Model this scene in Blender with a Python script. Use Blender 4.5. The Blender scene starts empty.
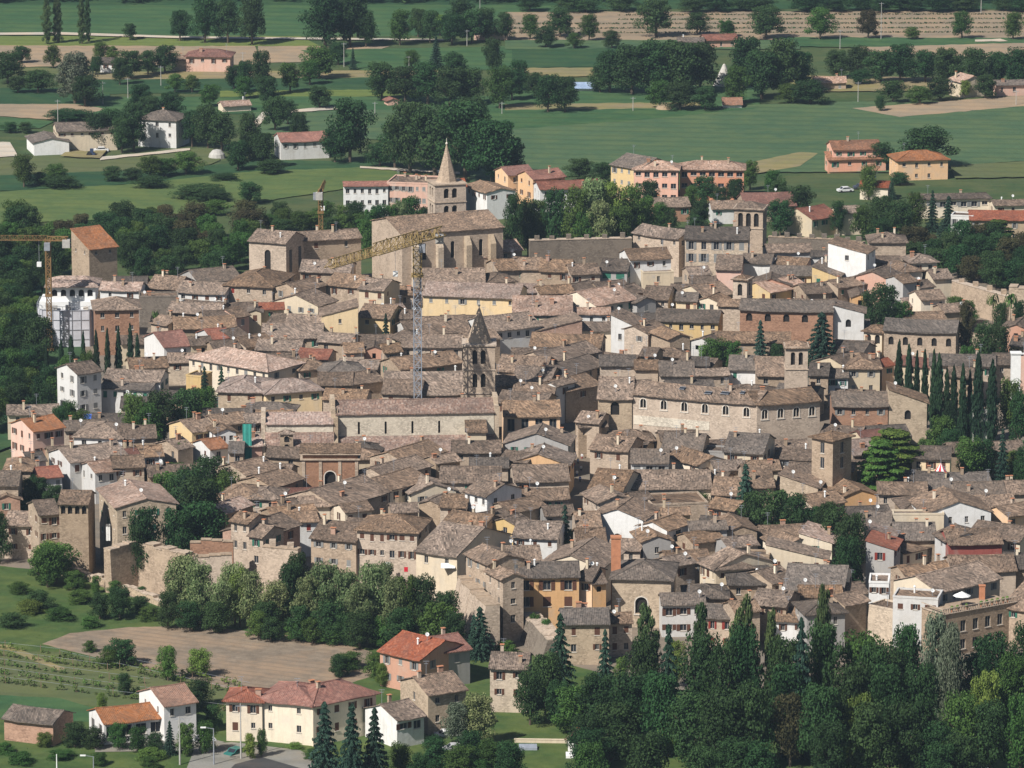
import bpy, math, random
from mathutils import Vector, Matrix
R = math.radians
# ------------------------------------------------------------------ camera, sky, sun, exposure
sc = bpy.context.scene
col = sc.collection
W, H_ = 1024, 768
F = 5150.0                      # focal length in pixels
CAMH, PITCH = 237.0, R(12.153)
CY = -1055.0
cam_d = bpy.data.cameras.new('camera'); cam = bpy.data.objects.new('camera', cam_d); col.objects.link(cam)
cam.location = (0, CY, CAMH); cam.rotation_euler = (R(90)-PITCH, 0, 0)
cam_d.sensor_width = 36; cam_d.lens = 36*F/W; cam_d.clip_start = 1; cam_d.clip_end = 30000
sc.camera = cam
SUN = Vector((-0.53, -0.54, 0.74)).normalized()
world = bpy.data.worlds.new('World'); sc.world = world; world.use_nodes = True
nt = world.node_tree; sky = nt.nodes.new('ShaderNodeTexSky'); sky.sky_type = 'NISHITA'; sky.sun_disc = False
sky.sun_elevation = math.asin(SUN.z); sky.sun_rotation = math.atan2(SUN.x, SUN.y)
bg = nt.nodes['Background']; bg.inputs[1].default_value = 0.05
nt.links.new(sky.outputs[0], bg.inputs[0])
sl = bpy.data.lights.new('sun', 'SUN'); sl.energy = 5.0; sl.angle = R(0.5); sl.color = (1, 0.96, 0.90)
so = bpy.data.objects.new('sun', sl); col.objects.link(so); so.rotation_euler = SUN.to_track_quat('Z', 'Y').to_euler()
so.location = (-200, -100, 400)
sc.view_settings.view_transform = 'Standard'; sc.view_settings.look = 'None'
sc.view_settings.exposure = 0.28; sc.view_settings.gamma = 1.0
sc.cycles.max_bounces = 5; sc.cycles.diffuse_bounces = 1; sc.cycles.volume_bounces = 0
sc.cycles.transparent_max_bounces = 4

# ------------------------------------------------------------------ pixel -> world
CP, SP = math.cos(PITCH), math.sin(PITCH)
def at(x, y, z=0.0):
    """the point at height z that stands under pixel x, y"""
    a, b = (x-512)/F, -(y-384)/F
    dx, dy, dz = a, CP + b*SP, -SP + b*CP
    t = (z-CAMH)/dz
    return Vector((dx*t, CY+dy*t, z))
def depth(p): return (p.y-CY)*CP - (p.z-CAMH)*SP
def ppm(p): return F/depth(p)
def pix(p):
    d = depth(p); up = (p.y-CY)*SP + (p.z-CAMH)*CP
    return 512+F*p.x/d, 384-F*up/d

# ------------------------------------------------------------------ materials
def mat(name, build):
    m = bpy.data.materials.get(name)
    if m: return m
    m = bpy.data.materials.new(name); m.use_nodes = True
    n = m.node_tree; b = n.nodes['Principled BSDF']; b.inputs['Roughness'].default_value = 0.9
    b.inputs['Specular IOR Level'].default_value = 0.2
    build(n, b); return m
def nd(n, t, **k):
    o = n.nodes.new(t)
    for a, v in k.items():
        if a.startswith('_'): o.inputs[a[1:].replace('_', ' ')].default_value = v
        else: setattr(o, a, v)
    return o
def math_(n, op, a, b=None):
    m = n.nodes.new('ShaderNodeMath'); m.operation = op
    for i, v in enumerate((a, b)):
        if v is None: continue
        if isinstance(v, (int, float)): m.inputs[i].default_value = v
        else: n.links.new(v, m.inputs[i])
    return m.outputs[0]
def noise(n, vec, scale, det=2.0, rough=0.55):
    t = nd(n, 'ShaderNodeTexNoise'); t.inputs['Scale'].default_value = scale
    t.inputs['Detail'].default_value = det; t.inputs['Roughness'].default_value = rough
    if vec is not None: n.links.new(vec, t.inputs['Vector'])
    return t.outputs['Fac']
def ramp(n, fac, pts):
    r = nd(n, 'ShaderNodeValToRGB'); e = r.color_ramp.elements
    while len(e) < len(pts): e.new(0.5)
    for q, (p, c) in zip(e, pts):
        q.position = p; q.color = (c[0], c[1], c[2], 1) if not isinstance(c, (int, float)) else (c, c, c, 1)
    n.links.new(fac, r.inputs[0]); return r.outputs[0]
def mix(n, fac, a, b, typ='MIX'):
    m = nd(n, 'ShaderNodeMix', data_type='RGBA', blend_type=typ)
    for i, v in ((0, fac), (6, a), (7, b)):
        if isinstance(v, (int, float)): m.inputs[i].default_value = v
        elif isinstance(v, (tuple, list)): m.inputs[i].default_value = (*v[:3], 1)
        else: n.links.new(v, m.inputs[i])
    return m.outputs[2]
def shade(c, k): return tuple(min(1, v*k) for v in c)

WALLC = dict(st=(.44,.34,.25), sd=(.22,.185,.15), tan=(.50,.395,.285), sa=(.80,.40,.27), ps=(.66,.59,.48), cr=(.74,.62,.46), wh=(.74,.725,.70),
             gy=(.42,.40,.38), ye=(.76,.56,.30), pk=(.68,.41,.31), br=(.40,.24,.165), rd=(.38,.12,.10))
WALLC['or'] = (.82,.52,.29)
MASON = ('st', 'sd', 'tan', 'br', 'ps')
def wall_mat(code):
    c = WALLC[code]
    def build(n, b):
        tc = nd(n, 'ShaderNodeTexCoord'); P = tc.outputs['Object']; oi = nd(n, 'ShaderNodeObjectInfo')
        big = noise(n, P, 0.35, 3); mid = noise(n, P, 1.6, 3, .7); 
        if code in MASON:
            v = nd(n, 'ShaderNodeTexVoronoi'); v.inputs['Scale'].default_value = 2.6
            mp = nd(n, 'ShaderNodeMapping'); mp.inputs['Scale'].default_value = (1, 1, 1.9)
            n.links.new(P, mp.inputs[0]); n.links.new(mp.outputs[0], v.inputs['Vector'])
            bw = nd(n, 'ShaderNodeRGBToBW'); n.links.new(v.outputs['Color'], bw.inputs[0])
            cell = ramp(n, bw.outputs[0], [(0.1, shade(c, .62)), (.5, c), (.9, tuple(min(1, q*1.3+.02) for q in c))])
            k = mix(n, ramp(n, mid, [(.35, 0.0), (.7, .75)]), cell, (c[0]*.72, c[1]*.70, c[2]*.70))
            k = mix(n, ramp(n, big, [(.45, 0.0), (.62, .7)]), k, (c[0]*1.12, c[1]*1.12, c[2]*1.12))
        else:
            k = mix(n, ramp(n, mid, [(.3, 0.0), (.75, .4)]), c, shade(c, .72))
            st = nd(n, 'ShaderNodeMapping'); st.inputs['Scale'].default_value = (1.5, 1.5, .16)
            n.links.new(P, st.inputs[0])
            k = mix(n, ramp(n, noise(n, st.outputs[0], 1.0, 3, .7), [(.5, 0.0), (.78, .5)]), k, (c[0]*.6, c[1]*.58, c[2]*.55))
            k = mix(n, ramp(n, big, [(.5, 0.0), (.7, .35)]), k, (.5, .46, .40))
        hs = nd(n, 'ShaderNodeHueSaturation'); n.links.new(k, hs.inputs['Color'])
        n.links.new(math_(n, 'ADD', math_(n, 'MULTIPLY', oi.outputs['Random'], .34), .80), hs.inputs['Value'])
        n.links.new(math_(n, 'ADD', math_(n, 'MULTIPLY', oi.outputs['Random'], -.3), 1.12), hs.inputs['Saturation'])
        n.links.new(hs.outputs[0], b.inputs['Base Color'])
        bp = nd(n, 'ShaderNodeBump'); bp.inputs['Strength'].default_value = .5; bp.inputs['Distance'].default_value = .06
        n.links.new(mid, bp.inputs['Height']); n.links.new(bp.outputs[0], b.inputs['Normal'])
    return mat('wall_'+code, build)
ROOFC = dict(b=((.22,.155,.112), (.080,.059,.045), (.42,.30,.22)), g=((.145,.116,.095), (.070,.058,.050), (.25,.20,.165)),
             p=((.40,.27,.21), (.20,.145,.115), (.62,.48,.40)), r=((.27,.105,.072), (.18,.08,.06), (.36,.175,.125)),
             o=((.30,.145,.085), (.19,.11,.075), (.38,.21,.14)), blue=((.30,.37,.48), (.25,.3,.4), (.4,.46,.55)))
def roof_mat(code):
    c, dk, lt = ROOFC[code]
    def build(n, b):
        uv = nd(n, 'ShaderNodeUVMap'); oi = nd(n, 'ShaderNodeObjectInfo')
        sx = nd(n, 'ShaderNodeSeparateXYZ'); n.links.new(uv.outputs[0], sx.inputs[0])
        u, v = sx.outputs[0], sx.outputs[1]
        cu = math_(n, 'FLOOR', math_(n, 'MULTIPLY', u, 3.2)); cv = math_(n, 'FLOOR', math_(n, 'MULTIPLY', v, 2.3))
        cx = nd(n, 'ShaderNodeCombineXYZ'); n.links.new(cu, cx.inputs[0]); n.links.new(cv, cx.inputs[1]); n.links.new(math_(n, 'MULTIPLY', oi.outputs['Random'], 57), cx.inputs[2])
        wn = nd(n, 'ShaderNodeTexWhiteNoise'); n.links.new(cx.outputs[0], wn.inputs['Vector'])
        tile = ramp(n, wn.outputs['Value'], [(0, dk), (.3, shade(c, .9)), (.7, shade(c, 1.08)), (1, lt)])
        off = nd(n, 'ShaderNodeVectorMath', operation='ADD'); n.links.new(uv.outputs[0], off.inputs[0])
        ro = nd(n, 'ShaderNodeCombineXYZ'); n.links.new(math_(n, 'MULTIPLY', oi.outputs['Random'], 91), ro.inputs[0]); n.links.new(ro.outputs[0], off.inputs[1])
        P = off.outputs[0]
        lich = noise(n, P, .35, 5, .75); fine = noise(n, P, 1.7, 4, .8)
        k = mix(n, ramp(n, lich, [(.42, 0.0), (.66, .62)]), tile, (dk[0]*.82+.02, dk[1]*.9+.02, dk[2]*.92+.02))
        k = mix(n, ramp(n, fine, [(.48, 0.0), (.68, .6)]), k, lt)
        vp = nd(n, 'ShaderNodeTexVoronoi'); vp.inputs['Scale'].default_value = .22; n.links.new(P, vp.inputs['Vector'])
        vb = nd(n, 'ShaderNodeRGBToBW'); n.links.new(vp.outputs['Color'], vb.inputs[0])
        k = mix(n, 1.0, k, ramp(n, vb.outputs[0], [(.2, .74), (.8, 1.0)]), 'MULTIPLY')
        wv = math_(n, 'SINE', math_(n, 'MULTIPLY', u, 2*math.pi*3.2))
        hs = nd(n, 'ShaderNodeHueSaturation'); n.links.new(k, hs.inputs['Color'])
        n.links.new(math_(n, 'ADD', math_(n, 'MULTIPLY', oi.outputs['Random'], .62), .72), hs.inputs['Value'])
        r2 = math_(n, 'FRACT', math_(n, 'MULTIPLY', oi.outputs['Random'], 7.31))
        n.links.new(math_(n, 'ADD', math_(n, 'MULTIPLY', r2, .45), .80), hs.inputs['Saturation'])
        n.links.new(hs.outputs[0], b.inputs['Base Color'])
        bp = nd(n, 'ShaderNodeBump'); bp.inputs['Strength'].default_value = .45; bp.inputs['Distance'].default_value = .06
        n.links.new(math_(n, 'ADD', wv, math_(n, 'MULTIPLY', wn.outputs['Value'], .8)), bp.inputs['Height']); n.links.new(bp.outputs[0], b.inputs['Normal'])
    return mat('roof_'+code, build)
def plain(name, c, rough=.8, metal=0, var=.12, scale=1.2):
    def build(n, b):
        tc = nd(n, 'ShaderNodeTexCoord')
        f = noise(n, tc.outputs['Object'], scale, 3, .65)
        n.links.new(ramp(n, f, [(.3, shade(c, 1-var*1.6)), (.7, shade(c, 1+var))]), b.inputs['Base Color'])
        b.inputs['Roughness'].default_value = rough; b.inputs['Metallic'].default_value = metal
    return mat(name, build)
def leaf_mat(name, lo, hi, tr=.25, spread=.22):
    def build(n, b):
        g = nd(n, 'ShaderNodeNewGeometry'); oi = nd(n, 'ShaderNodeObjectInfo'); tc = nd(n, 'ShaderNodeTexCoord')
        k = ramp(n, g.outputs['Random Per Island'], [(0, lo), (1, hi)])
        cl = noise(n, tc.outputs['Object'], 6.0, 2)
        k = mix(n, ramp(n, cl, [(.35, 0.0), (.7, .5)]), k, shade(hi, 1.15))
        hs = nd(n, 'ShaderNodeHueSaturation'); n.links.new(k, hs.inputs['Color'])
        n.links.new(math_(n, 'ADD', math_(n, 'MULTIPLY', oi.outputs['Random'], spread*2.6), 1-spread*1.3), hs.inputs['Value'])
        r2 = math_(n, 'FRACT', math_(n, 'MULTIPLY', oi.outputs['Random'], 13.7))
        n.links.new(math_(n, 'ADD', math_(n, 'MULTIPLY', r2, .055), .4725), hs.inputs['Hue'])
        n.links.new(hs.outputs[0], b.inputs['Base Color']); b.inputs['Roughness'].default_value = .75
        tl = nd(n, 'ShaderNodeBsdfTranslucent'); n.links.new(hs.outputs[0], tl.inputs[0])
        mx = nd(n, 'ShaderNodeMixShader'); mx.inputs[0].default_value = tr
        n.links.new(b.outputs[0], mx.inputs[1]); n.links.new(tl.outputs[0], mx.inputs[2])
        n.links.new(mx.outputs[0], n.nodes['Material Output'].inputs[0])
    return mat(name, build)
def field_mat(name, c, c2, row=7.0, ang=.12, var=.5, patch=.03, rk=.28):
    def build(n, b):
        tc = nd(n, 'ShaderNodeTexCoord'); P = tc.outputs['Object']
        big = noise(n, P, patch, 4, .6); f = noise(n, P, .45, 4, .75)
        k = mix(n, ramp(n, big, [(.35, 0.0), (.65, 1.0)]), c, c2)
        k = mix(n, ramp(n, f, [(.35, 0.0), (.75, var)]), k, shade(c, .55))
        md = noise(n, P, .085, 4, .7)
        k = mix(n, ramp(n, md, [(.42, 0.0), (.62, .55)]), k, (c2[0]*1.28+.012, c2[1]*1.12, c2[2]*.95))
        if row:
            mp = nd(n, 'ShaderNodeMapping'); mp.inputs['Rotation'].default_value = (0, 0, ang); n.links.new(P, mp.inputs[0])
            s = nd(n, 'ShaderNodeSeparateXYZ'); n.links.new(mp.outputs[0], s.inputs[0])
            w = math_(n, 'SINE', math_(n, 'ADD', math_(n, 'MULTIPLY', s.outputs[1], 2*math.pi/row), math_(n, 'MULTIPLY', big, 3)))
            k = mix(n, ramp(n, w, [(.2, .0), (1, rk)]), k, shade(c2, .6))
        n.links.new(k, b.inputs['Base Color'])
        bp = nd(n, 'ShaderNodeBump'); bp.inputs['Strength'].default_value = .6; bp.inputs['Distance'].default_value = .25
        n.links.new(f, bp.inputs['Height']); n.links.new(bp.outputs[0], b.inputs['Normal'])
    return mat(name, build)
M = dict(
    glass=plain('window_glass', (.03,.035,.045), .15), frame=plain('window_frame', (.42,.38,.33)),
    brown=plain('shutter_brown', (.12,.055,.035)), green=plain('shutter_green', (.04,.16,.11)), grey=plain('shutter_grey', (.25,.25,.24)),
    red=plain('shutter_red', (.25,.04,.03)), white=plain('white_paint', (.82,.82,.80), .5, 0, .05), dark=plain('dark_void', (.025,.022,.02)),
    stone=plain('pale_stone', (.66,.60,.52)), concrete=plain('concrete', (.45,.43,.40)), metal=plain('grey_metal', (.36,.38,.42), .5, .3),
    yellow=plain('crane_yellow', (.34,.24,.10), .7), rust=plain('crane_rust', (.24,.145,.06), .7), bluegrey=plain('crane_grey', (.30,.33,.38), .6),
    bark=plain('bark', (.11,.085,.06)), wood=plain('wood', (.22,.15,.10)), terracotta=plain('terracotta', (.50,.22,.12)),
    netting=plain('scaffold_net', (.56,.56,.60), .8, 0, .10, .5), greennet=plain('green_net', (.05,.30,.25)),
    canvasred=plain('canvas_red', (.62,.03,.05)), cloth=plain('cloth', (.8,.8,.78)), blue=plain('blue_tarp', (.05,.12,.45)),
    skin=plain('skin', (.5,.32,.24)), hair=plain('hair', (.05,.03,.02)), carpaint=plain('car_white', (.75,.75,.75), .3), tyre=plain('tyre', (.03,.03,.03)),
    lead=plain('lead_slate', (.20,.195,.20)), brickor=wall_mat('br'), greenpaint=plain('teal_glass', (.05,.16,.15), .3))
LF = dict(
    broad=leaf_mat('leaf_broad', (.018,.052,.012), (.080,.150,.032)), dark=leaf_mat('leaf_dark', (.011,.033,.012), (.044,.094,.028)),
    light=leaf_mat('leaf_light', (.06,.12,.02), (.15,.23,.05)), acacia=leaf_mat('leaf_acacia', (.045,.095,.025), (.23,.27,.12)),
    pale=leaf_mat('leaf_pale', (.045,.075,.035), (.19,.22,.15)), poplar=leaf_mat('leaf_poplar', (.025,.055,.020), (.085,.135,.045)),
    cypress=leaf_mat('leaf_cypress', (.008,.025,.012), (.022,.052,.020), .1), conifer=leaf_mat('leaf_conifer', (.010,.034,.022), (.035,.075,.045), .1),
    cedar=leaf_mat('leaf_cedar', (.028,.065,.012), (.085,.135,.025), .15), flower=leaf_mat('leaf_flower', (.10,.17,.05), (.75,.78,.65)),
    russet=leaf_mat('leaf_russet', (.035,.045,.02), (.085,.075,.03)), vine=leaf_mat('leaf_vine', (.05,.11,.02), (.13,.20,.05)))

# ------------------------------------------------------------------ mesh helpers
class MB:
    def __init__(s): s.v = []; s.f = []; s.m = []; s.uv = []
    def face(s, pts, m=0, uv=None):
        i = len(s.v); s.v += [tuple(p) for p in pts]; s.f.append(tuple(range(i, i+len(pts)))); s.m.append(m)
        s.uv += uv if uv else [(p[0]+p[1]*.7, p[2]+p[1]*.3) for p in pts]
    def box(s, x0, y0, z0, x1, y1, z1, m=0):
        a, b_, c, d = (x0,y0), (x1,y0), (x1,y1), (x0,y1)
        q = [(*k, z0) for k in (a, b_, c, d)] + [(*k, z1) for k in (a, b_, c, d)]
        for f in ((0,3,2,1), (4,5,6,7), (0,1,5,4), (1,2,6,5), (2,3,7,6), (3,0,4,7)): s.face([q[i] for i in f], m)
    def bar(s, p, q, t, m=0, t2=None):
        p, q = Vector(p), Vector(q); d = (q-p)
        if d.length < 1e-4: return
        d.normalize(); up = Vector((0,0,1)) if abs(d.z) < .95 else Vector((1,0,0))
        a = d.cross(up).normalized(); b_ = d.cross(a).normalized(); t2 = t if t2 is None else t2
        A = [p+a*sx*t/2+b_*sy*t/2 for sx, sy in ((-1,-1),(1,-1),(1,1),(-1,1))]; B = [q+a*sx*t2/2+b_*sy*t2/2 for sx, sy in ((-1,-1),(1,-1),(1,1),(-1,1))]
        s.face(A, m); s.face(B[::-1], m)
        for i in range(4): s.face([A[i], B[i], B[(i+1)%4], A[(i+1)%4]], m)
    def tube(s, p, q, r0, r1, n=8, m=0, cap=True):
        p, q = Vector(p), Vector(q); d = (q-p).normalized(); up = Vector((0,0,1)) if abs(d.z) < .95 else Vector((1,0,0))
        a = d.cross(up).normalized(); b_ = d.cross(a).normalized()
        A = [p+(a*math.cos(2*math.pi*i/n)+b_*math.sin(2*math.pi*i/n))*r0 for i in range(n)]
        B = [q+(a*math.cos(2*math.pi*i/n)+b_*math.sin(2*math.pi*i/n))*r1 for i in range(n)]
        for i in range(n): s.face([A[i], A[(i+1)%n], B[(i+1)%n], B[i]], m)
        if cap: s.face(A[::-1], m); s.face(B, m)
    def lathe(s, prof, n=12, m=0, c=(0,0,0)):
        for (r0, z0), (r1, z1) in zip(prof, prof[1:]):
            for i in range(n):
                t0, t1 = 2*math.pi*i/n, 2*math.pi*(i+1)/n
                P = [(c[0]+r*math.cos(t), c[1]+r*math.sin(t), c[2]+z) for r, z, t in ((r0,z0,t0),(r0,z0,t1),(r1,z1,t1),(r1,z1,t0))]
                if r0 < 1e-5: P = [P[0], P[2], P[3]]
                elif r1 < 1e-5: P = P[:3]
                s.face(P, m)
    def mesh(s, name, mats):
        me = bpy.data.meshes.new(name); me.from_pydata(s.v, [], s.f)
        for x in (mats if isinstance(mats, (list, tuple)) else [mats]): me.materials.append(x)
        me.polygons.foreach_set('material_index', s.m)
        u = me.uv_layers.new(name='UVMap'); flat = [c for p in s.uv for c in p]; u.data.foreach_set('uv', flat)
        me.update(); return me
    def build(s, name, mats, parent=None):
        o = bpy.data.objects.new(name, s.mesh(name, mats)); col.objects.link(o)
        if parent is not None: o.parent = parent
        return o
def inst(name, me, parent, loc=(0,0,0), rz=0, sc_=None):
    o = bpy.data.objects.new(name, me); col.objects.link(o); o.parent = parent; o.location = loc; o.rotation_euler = (0,0,rz)
    if sc_: o.scale = sc_
    return o
def empty(name, loc, rz=0):
    o = bpy.data.objects.new(name, None); col.objects.link(o); o.location = loc; o.rotation_euler = (0,0,rz); o.empty_display_size = 1
    return o
def tag(o, label=None, cat=None, group=None, kind=None):
    if label: o['label'] = label
    if cat: o['category'] = cat
    if group: o['group'] = group
    if kind: o['kind'] = kind
    return o
REG = []       # (object, look phrase, category, group, pixel)
def reg(o, phrase, cat, px, group=None): REG.append((o, phrase, cat, group, px)); o['category'] = cat; return o
HAZE = 0.00006
# ------------------------------------------------------------------ houses
def wall_face(mb, p0, p1, z0, z1, holes, nrm, m=0):
    """a wall from p0 to p1 (2D) with real rectangular holes (u0, z0, u1, z1) and reveals; nrm points outward"""
    p0, p1 = Vector(p0), Vector(p1); L = (p1-p0).length; d = (p1-p0)/L; n = Vector(nrm)
    us = sorted({0.0, L, *[h[0] for h in holes], *[h[2] for h in holes]}); zs = sorted({z0, z1, *[h[1] for h in holes], *[h[3] for h in holes]})
    P = lambda u, z, k=0.0: (p0.x+d.x*u-n.x*k, p0.y+d.y*u-n.y*k, z)
    for a, b in zip(us, us[1:]):
        for c, e in zip(zs, zs[1:]):
            mu, mz = (a+b)/2, (c+e)/2
            if any(h[0] < mu < h[2] and h[1] < mz < h[3] for h in holes): continue
            mb.face([P(a,c), P(b,c), P(b,e), P(a,e)], m)
    for h in holes:
        k = h[4] if len(h) > 4 else .22
        a, c, b, e = h[:4]
        mb.face([P(a,c), P(a,c,k), P(a,e,k), P(a,e)], m); mb.face([P(b,c), P(b,e), P(b,e,k), P(b,c,k)], m)
        mb.face([P(a,c), P(b,c), P(b,c,k), P(a,c,k)], m); mb.face([P(a,e), P(a,e,k), P(b,e,k), P(b,e)], m)
CACHE = {}
def win_mesh(w, h):
    k = ('win', round(w, 2), round(h, 2))
    if k not in CACHE:
        m = MB(); m.face([(-w/2,.2,0), (w/2,.2,0), (w/2,.2,h), (-w/2,.2,h)], 0)
        for x in (-w/2, w/2-.07, -.03): m.box(x, .12, 0, x+.07, .19, h, 1)
        m.box(-w/2, .12, 0, w/2, .185, .07, 1); m.box(-w/2, .12, h-.07, w/2, .185, h, 1); m.box(-w/2-.08, -.10, -.10, w/2+.08, .15, -.003, 2)
        CACHE[k] = m.mesh('window', [M['glass'], M['frame'], M['stone']])
    return CACHE[k]
def shut_mesh(w, h, c):
    k = ('sh', round(w, 2), round(h, 2), c)
    if k not in CACHE:
        m = MB(); m.box(0, -.06, 0, w/2, -.004, h)
        for i in range(5): z = h*(i+.5)/5; m.box(.05, -.075, z-.04, w/2-.05, -.061, z+.04)
        CACHE[k] = m.mesh('shutter', M[c])
    return CACHE[k]
def arch_mesh(w, h, wallc, surround, cols=0, deep=.4):
    k = ('arch', round(w, 2), round(h, 2), wallc, surround, cols)
    if k in CACHE: return CACHE[k]
    m = MB(); m.face([(-w/2,deep-.02,0), (w/2,deep-.02,0), (w/2,deep-.02,h), (-w/2,deep-.02,h)], 0)  # back pane painted dark to stand for the shade inside the opening
    nb = cols+1; bw = w/nb
    for b in range(nb):
        cx = -w/2+bw*(b+.5); r = bw/2-(.06 if cols else 0); zc = h-r-.02; N = 8
        for i in range(N):
            t0, t1 = math.pi*i/N, math.pi*(i+1)/N
            x0, x1 = cx-r*math.cos(t0), cx-r*math.cos(t1)
            m.face([(x0,.02,zc+r*math.sin(t0)), (x1,.02,zc+r*math.sin(t1)), (x1,.02,h), (x0,.02,h)], 1)
            m.face([(x0,.02,zc+r*math.sin(t0)), (x0,.3,zc+r*math.sin(t0)), (x1,.3,zc+r*math.sin(t1)), (x1,.02,zc+r*math.sin(t1))], 1)
        if cols and b < cols:
            m.tube((cx+bw/2,.08,0), (cx+bw/2,.08,h-bw/2), .07, .07, 6, 2); 
            m.box(cx+bw/2-.06,.021,zc,cx+bw/2+.06,.14,h,1)
    if surround:
        N = 12; r0, r1 = w/2, w/2+.18; zc = h-w/2+.02
        for i in range(N):
            t0, t1 = math.pi*i/N, math.pi*(i+1)/N
            q = lambda r, t, y: (-r*math.cos(t), y, zc+r*math.sin(t))
            m.face([q(r0,t0,-.06), q(r0,t1,-.06), q(r1,t1,-.06), q(r1,t0,-.06)], 2)
            m.face([q(r1,t0,-.06), q(r1,t1,-.06), q(r1,t1,.01), q(r1,t0,.01)], 2); m.face([q(r0,t0,-.06), q(r0,t0,.1), q(r0,t1,.1), q(r0,t1,-.06)], 2)
        m.box(-r1,-.06,-.15,-r0,.01,zc,2); m.box(r0,-.06,-.15,r1,.01,zc,2); m.box(-r1-.1,-.12,-.3,r1+.1,.01,-.155,2)
    CACHE[k] = m.mesh('arched_window', [M['dark'], wall_mat(wallc), M['stone']]); return CACHE[k]
def ridge(mb, a, b, r, sag):
    a, b = Vector(a), Vector(b)
    for i in range(6): mb.tube(a.lerp(b, i/6)-Vector((0,0,sag*math.sin(math.pi*i/6))), a.lerp(b, (i+1)/6)-Vector((0,0,sag*math.sin(math.pi*(i+1)/6))), r, r, 6)
def slope(mb, e0, e1, r1, r0, rng, th=.16, jit=.07, step=1.3, sag=0):
    """one roof slope as an uneven slab; e0-e1 eave, r0-r1 ridge"""
    e0, e1, r0, r1 = map(Vector, (e0, e1, r0, r1))
    Lu = max((e1-e0).length, (r1-r0).length, .1); Lv = max(((r0+r1)/2-(e0+e1)/2).length, .1)
    nu, nv = max(1, min(24, round(Lu/step))), max(1, min(10, round(Lv/step)))
    g = []
    for j in range(nv+1):
        a = e0.lerp(r0, j/nv); b = e1.lerp(r1, j/nv); row = []
        for i in range(nu+1):
            p = a.lerp(b, i/nu); k = jit if j < nv else .01
            q = p + Vector((0, 0, rng.uniform(-k, k) - .12*math.sin(math.pi*j/nv)*math.sin(math.pi*i/nu) - sag*math.sin(math.pi*i/nu)))
            uu = (p-e0).dot((e1-e0).normalized()) if (e1-e0).length > .01 else (p-r0).dot((r1-r0).normalized())
            row.append((q, (uu, j/nv*Lv)))
        g.append(row)
    for j in range(nv):
        for i in range(nu):
            c = [g[j][i], g[j][i+1], g[j+1][i+1], g[j+1][i]]
            if (c[2][0]-c[3][0]).length < .02: c = c[:3]
            mb.face([x[0] for x in c], 0, [x[1] for x in c])
    dn = Vector((0,0,th))
    def skirt(line):
        for (a, ua), (b, ub) in zip(line, line[1:]): mb.face([a, a-dn, b-dn, b], 0, [ua, (ua[0], ua[1]-th), (ub[0], ub[1]-th), ub])
    skirt([g[0][i] for i in range(nu+1)]); skirt([g[j][0] for j in range(nv+1)]); skirt([g[j][nu] for j in range(nv+1)])
    mb.face([e0-dn, r0-dn, r1-dn, e1-dn])
def chimney_mesh(v):
    k = ('chim', v)
    if k not in CACHE:
        m = MB(); w, d, h = ((.55,.5,1.5), (.9,.5,1.3), (.45,.45,2.0), (.35,.35,1.6))[v]
        if v == 3: m.tube((0,0,-.8), (0,0,h), .17, .17, 8, 2); m.tube((0,0,h+.02), (0,0,h+.3), .28, .1, 8, 2)
        else:
            m.box(-w/2,-d/2,-.9,w/2,d/2,h); 
            for x in (-w/2+.06, w/2-.16): 
                for y in (-d/2+.06, d/2-.16): m.box(x, y, h, x+.1, y+.1, h+.25)
            m.box(-w/2-.1,-d/2-.1,h+.25,w/2+.1,d/2+.1,h+.36,1)
        CACHE[k] = m.mesh('chimney', [wall_mat(('st','br','cr','wh')[v]), M['terracotta'], M['white']])
    return CACHE[k]
def dish_mesh():
    if 'dish' not in CACHE:
        m = MB(); m.bar((0,0,-.6), (0,0,1.1), .07, 1); N = 12
        c = Vector((0,-.14,1.15)); ax = Vector((.25,-.85,.46)).normalized(); a = ax.cross(Vector((0,0,1))).normalized(); b = ax.cross(a)
        for r0, r1, k0, k1 in ((0,.2,0,.02), (.2,.36,.02,.07)):
            for i in range(N):
                t0, t1 = 2*math.pi*i/N, 2*math.pi*(i+1)/N
                q = lambda r, t, kk: c + (a*math.cos(t)+b*math.sin(t))*r + ax*kk
                P = [q(r0,t0,k0), q(r0,t1,k0), q(r1,t1,k1), q(r1,t0,k1)]
                m.face(P if r0 else P[1:], 0)
        m.bar(c, c+ax*.5, .04, 1)
        CACHE['dish'] = m.mesh('satellite_dish', [M['white'], M['metal']])
    return CACHE['dish']
def antenna_mesh():
    if 'ant' not in CACHE:
        m = MB(); m.bar((0,0,-.5), (0,0,2.6), .06)
        for z, w in ((2.5,.9), (2.1,.6)):
            m.bar((-w/2,0,z), (w/2,0,z), .04)
            for i in range(5): x = -w/2+w*i/4; m.bar((x,-.25,z), (x,.25,z), .03)
        CACHE['ant'] = m.mesh('antenna', M['metal'])
    return CACHE['ant']
WN = dict(sa='salmon pink', ps='pale stone', st='rough stone', sd='dark stone', tan='sandy stone', cr='cream plastered', wh='white plastered', gy='grey plastered',
          ye='yellow plastered', pk='pink plastered', br='brick', rd='red painted', **{'or': 'orange plastered'})
RN = dict(b='brown tiled roof', g='grey tiled roof', p='pale pinkish roof', r='red tiled roof', o='orange tiled roof', blue='blue sheet roof')
TN = dict(x='', y='gabled ', h='hipped ', s='lean-to ', L='slanting ', Rr='slanting ', f='flat-topped ')
FOOT = []; VIS = []; HROOT = []
def slot(L, n, w, rng, jit=.25):
    out = []
    for i in range(n):
        c = L*(i+.5)/n + rng.uniform(-jit, jit); c = max(w/2+.3, min(L-w/2-.3, c)); out.append(c)
    return out
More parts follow.
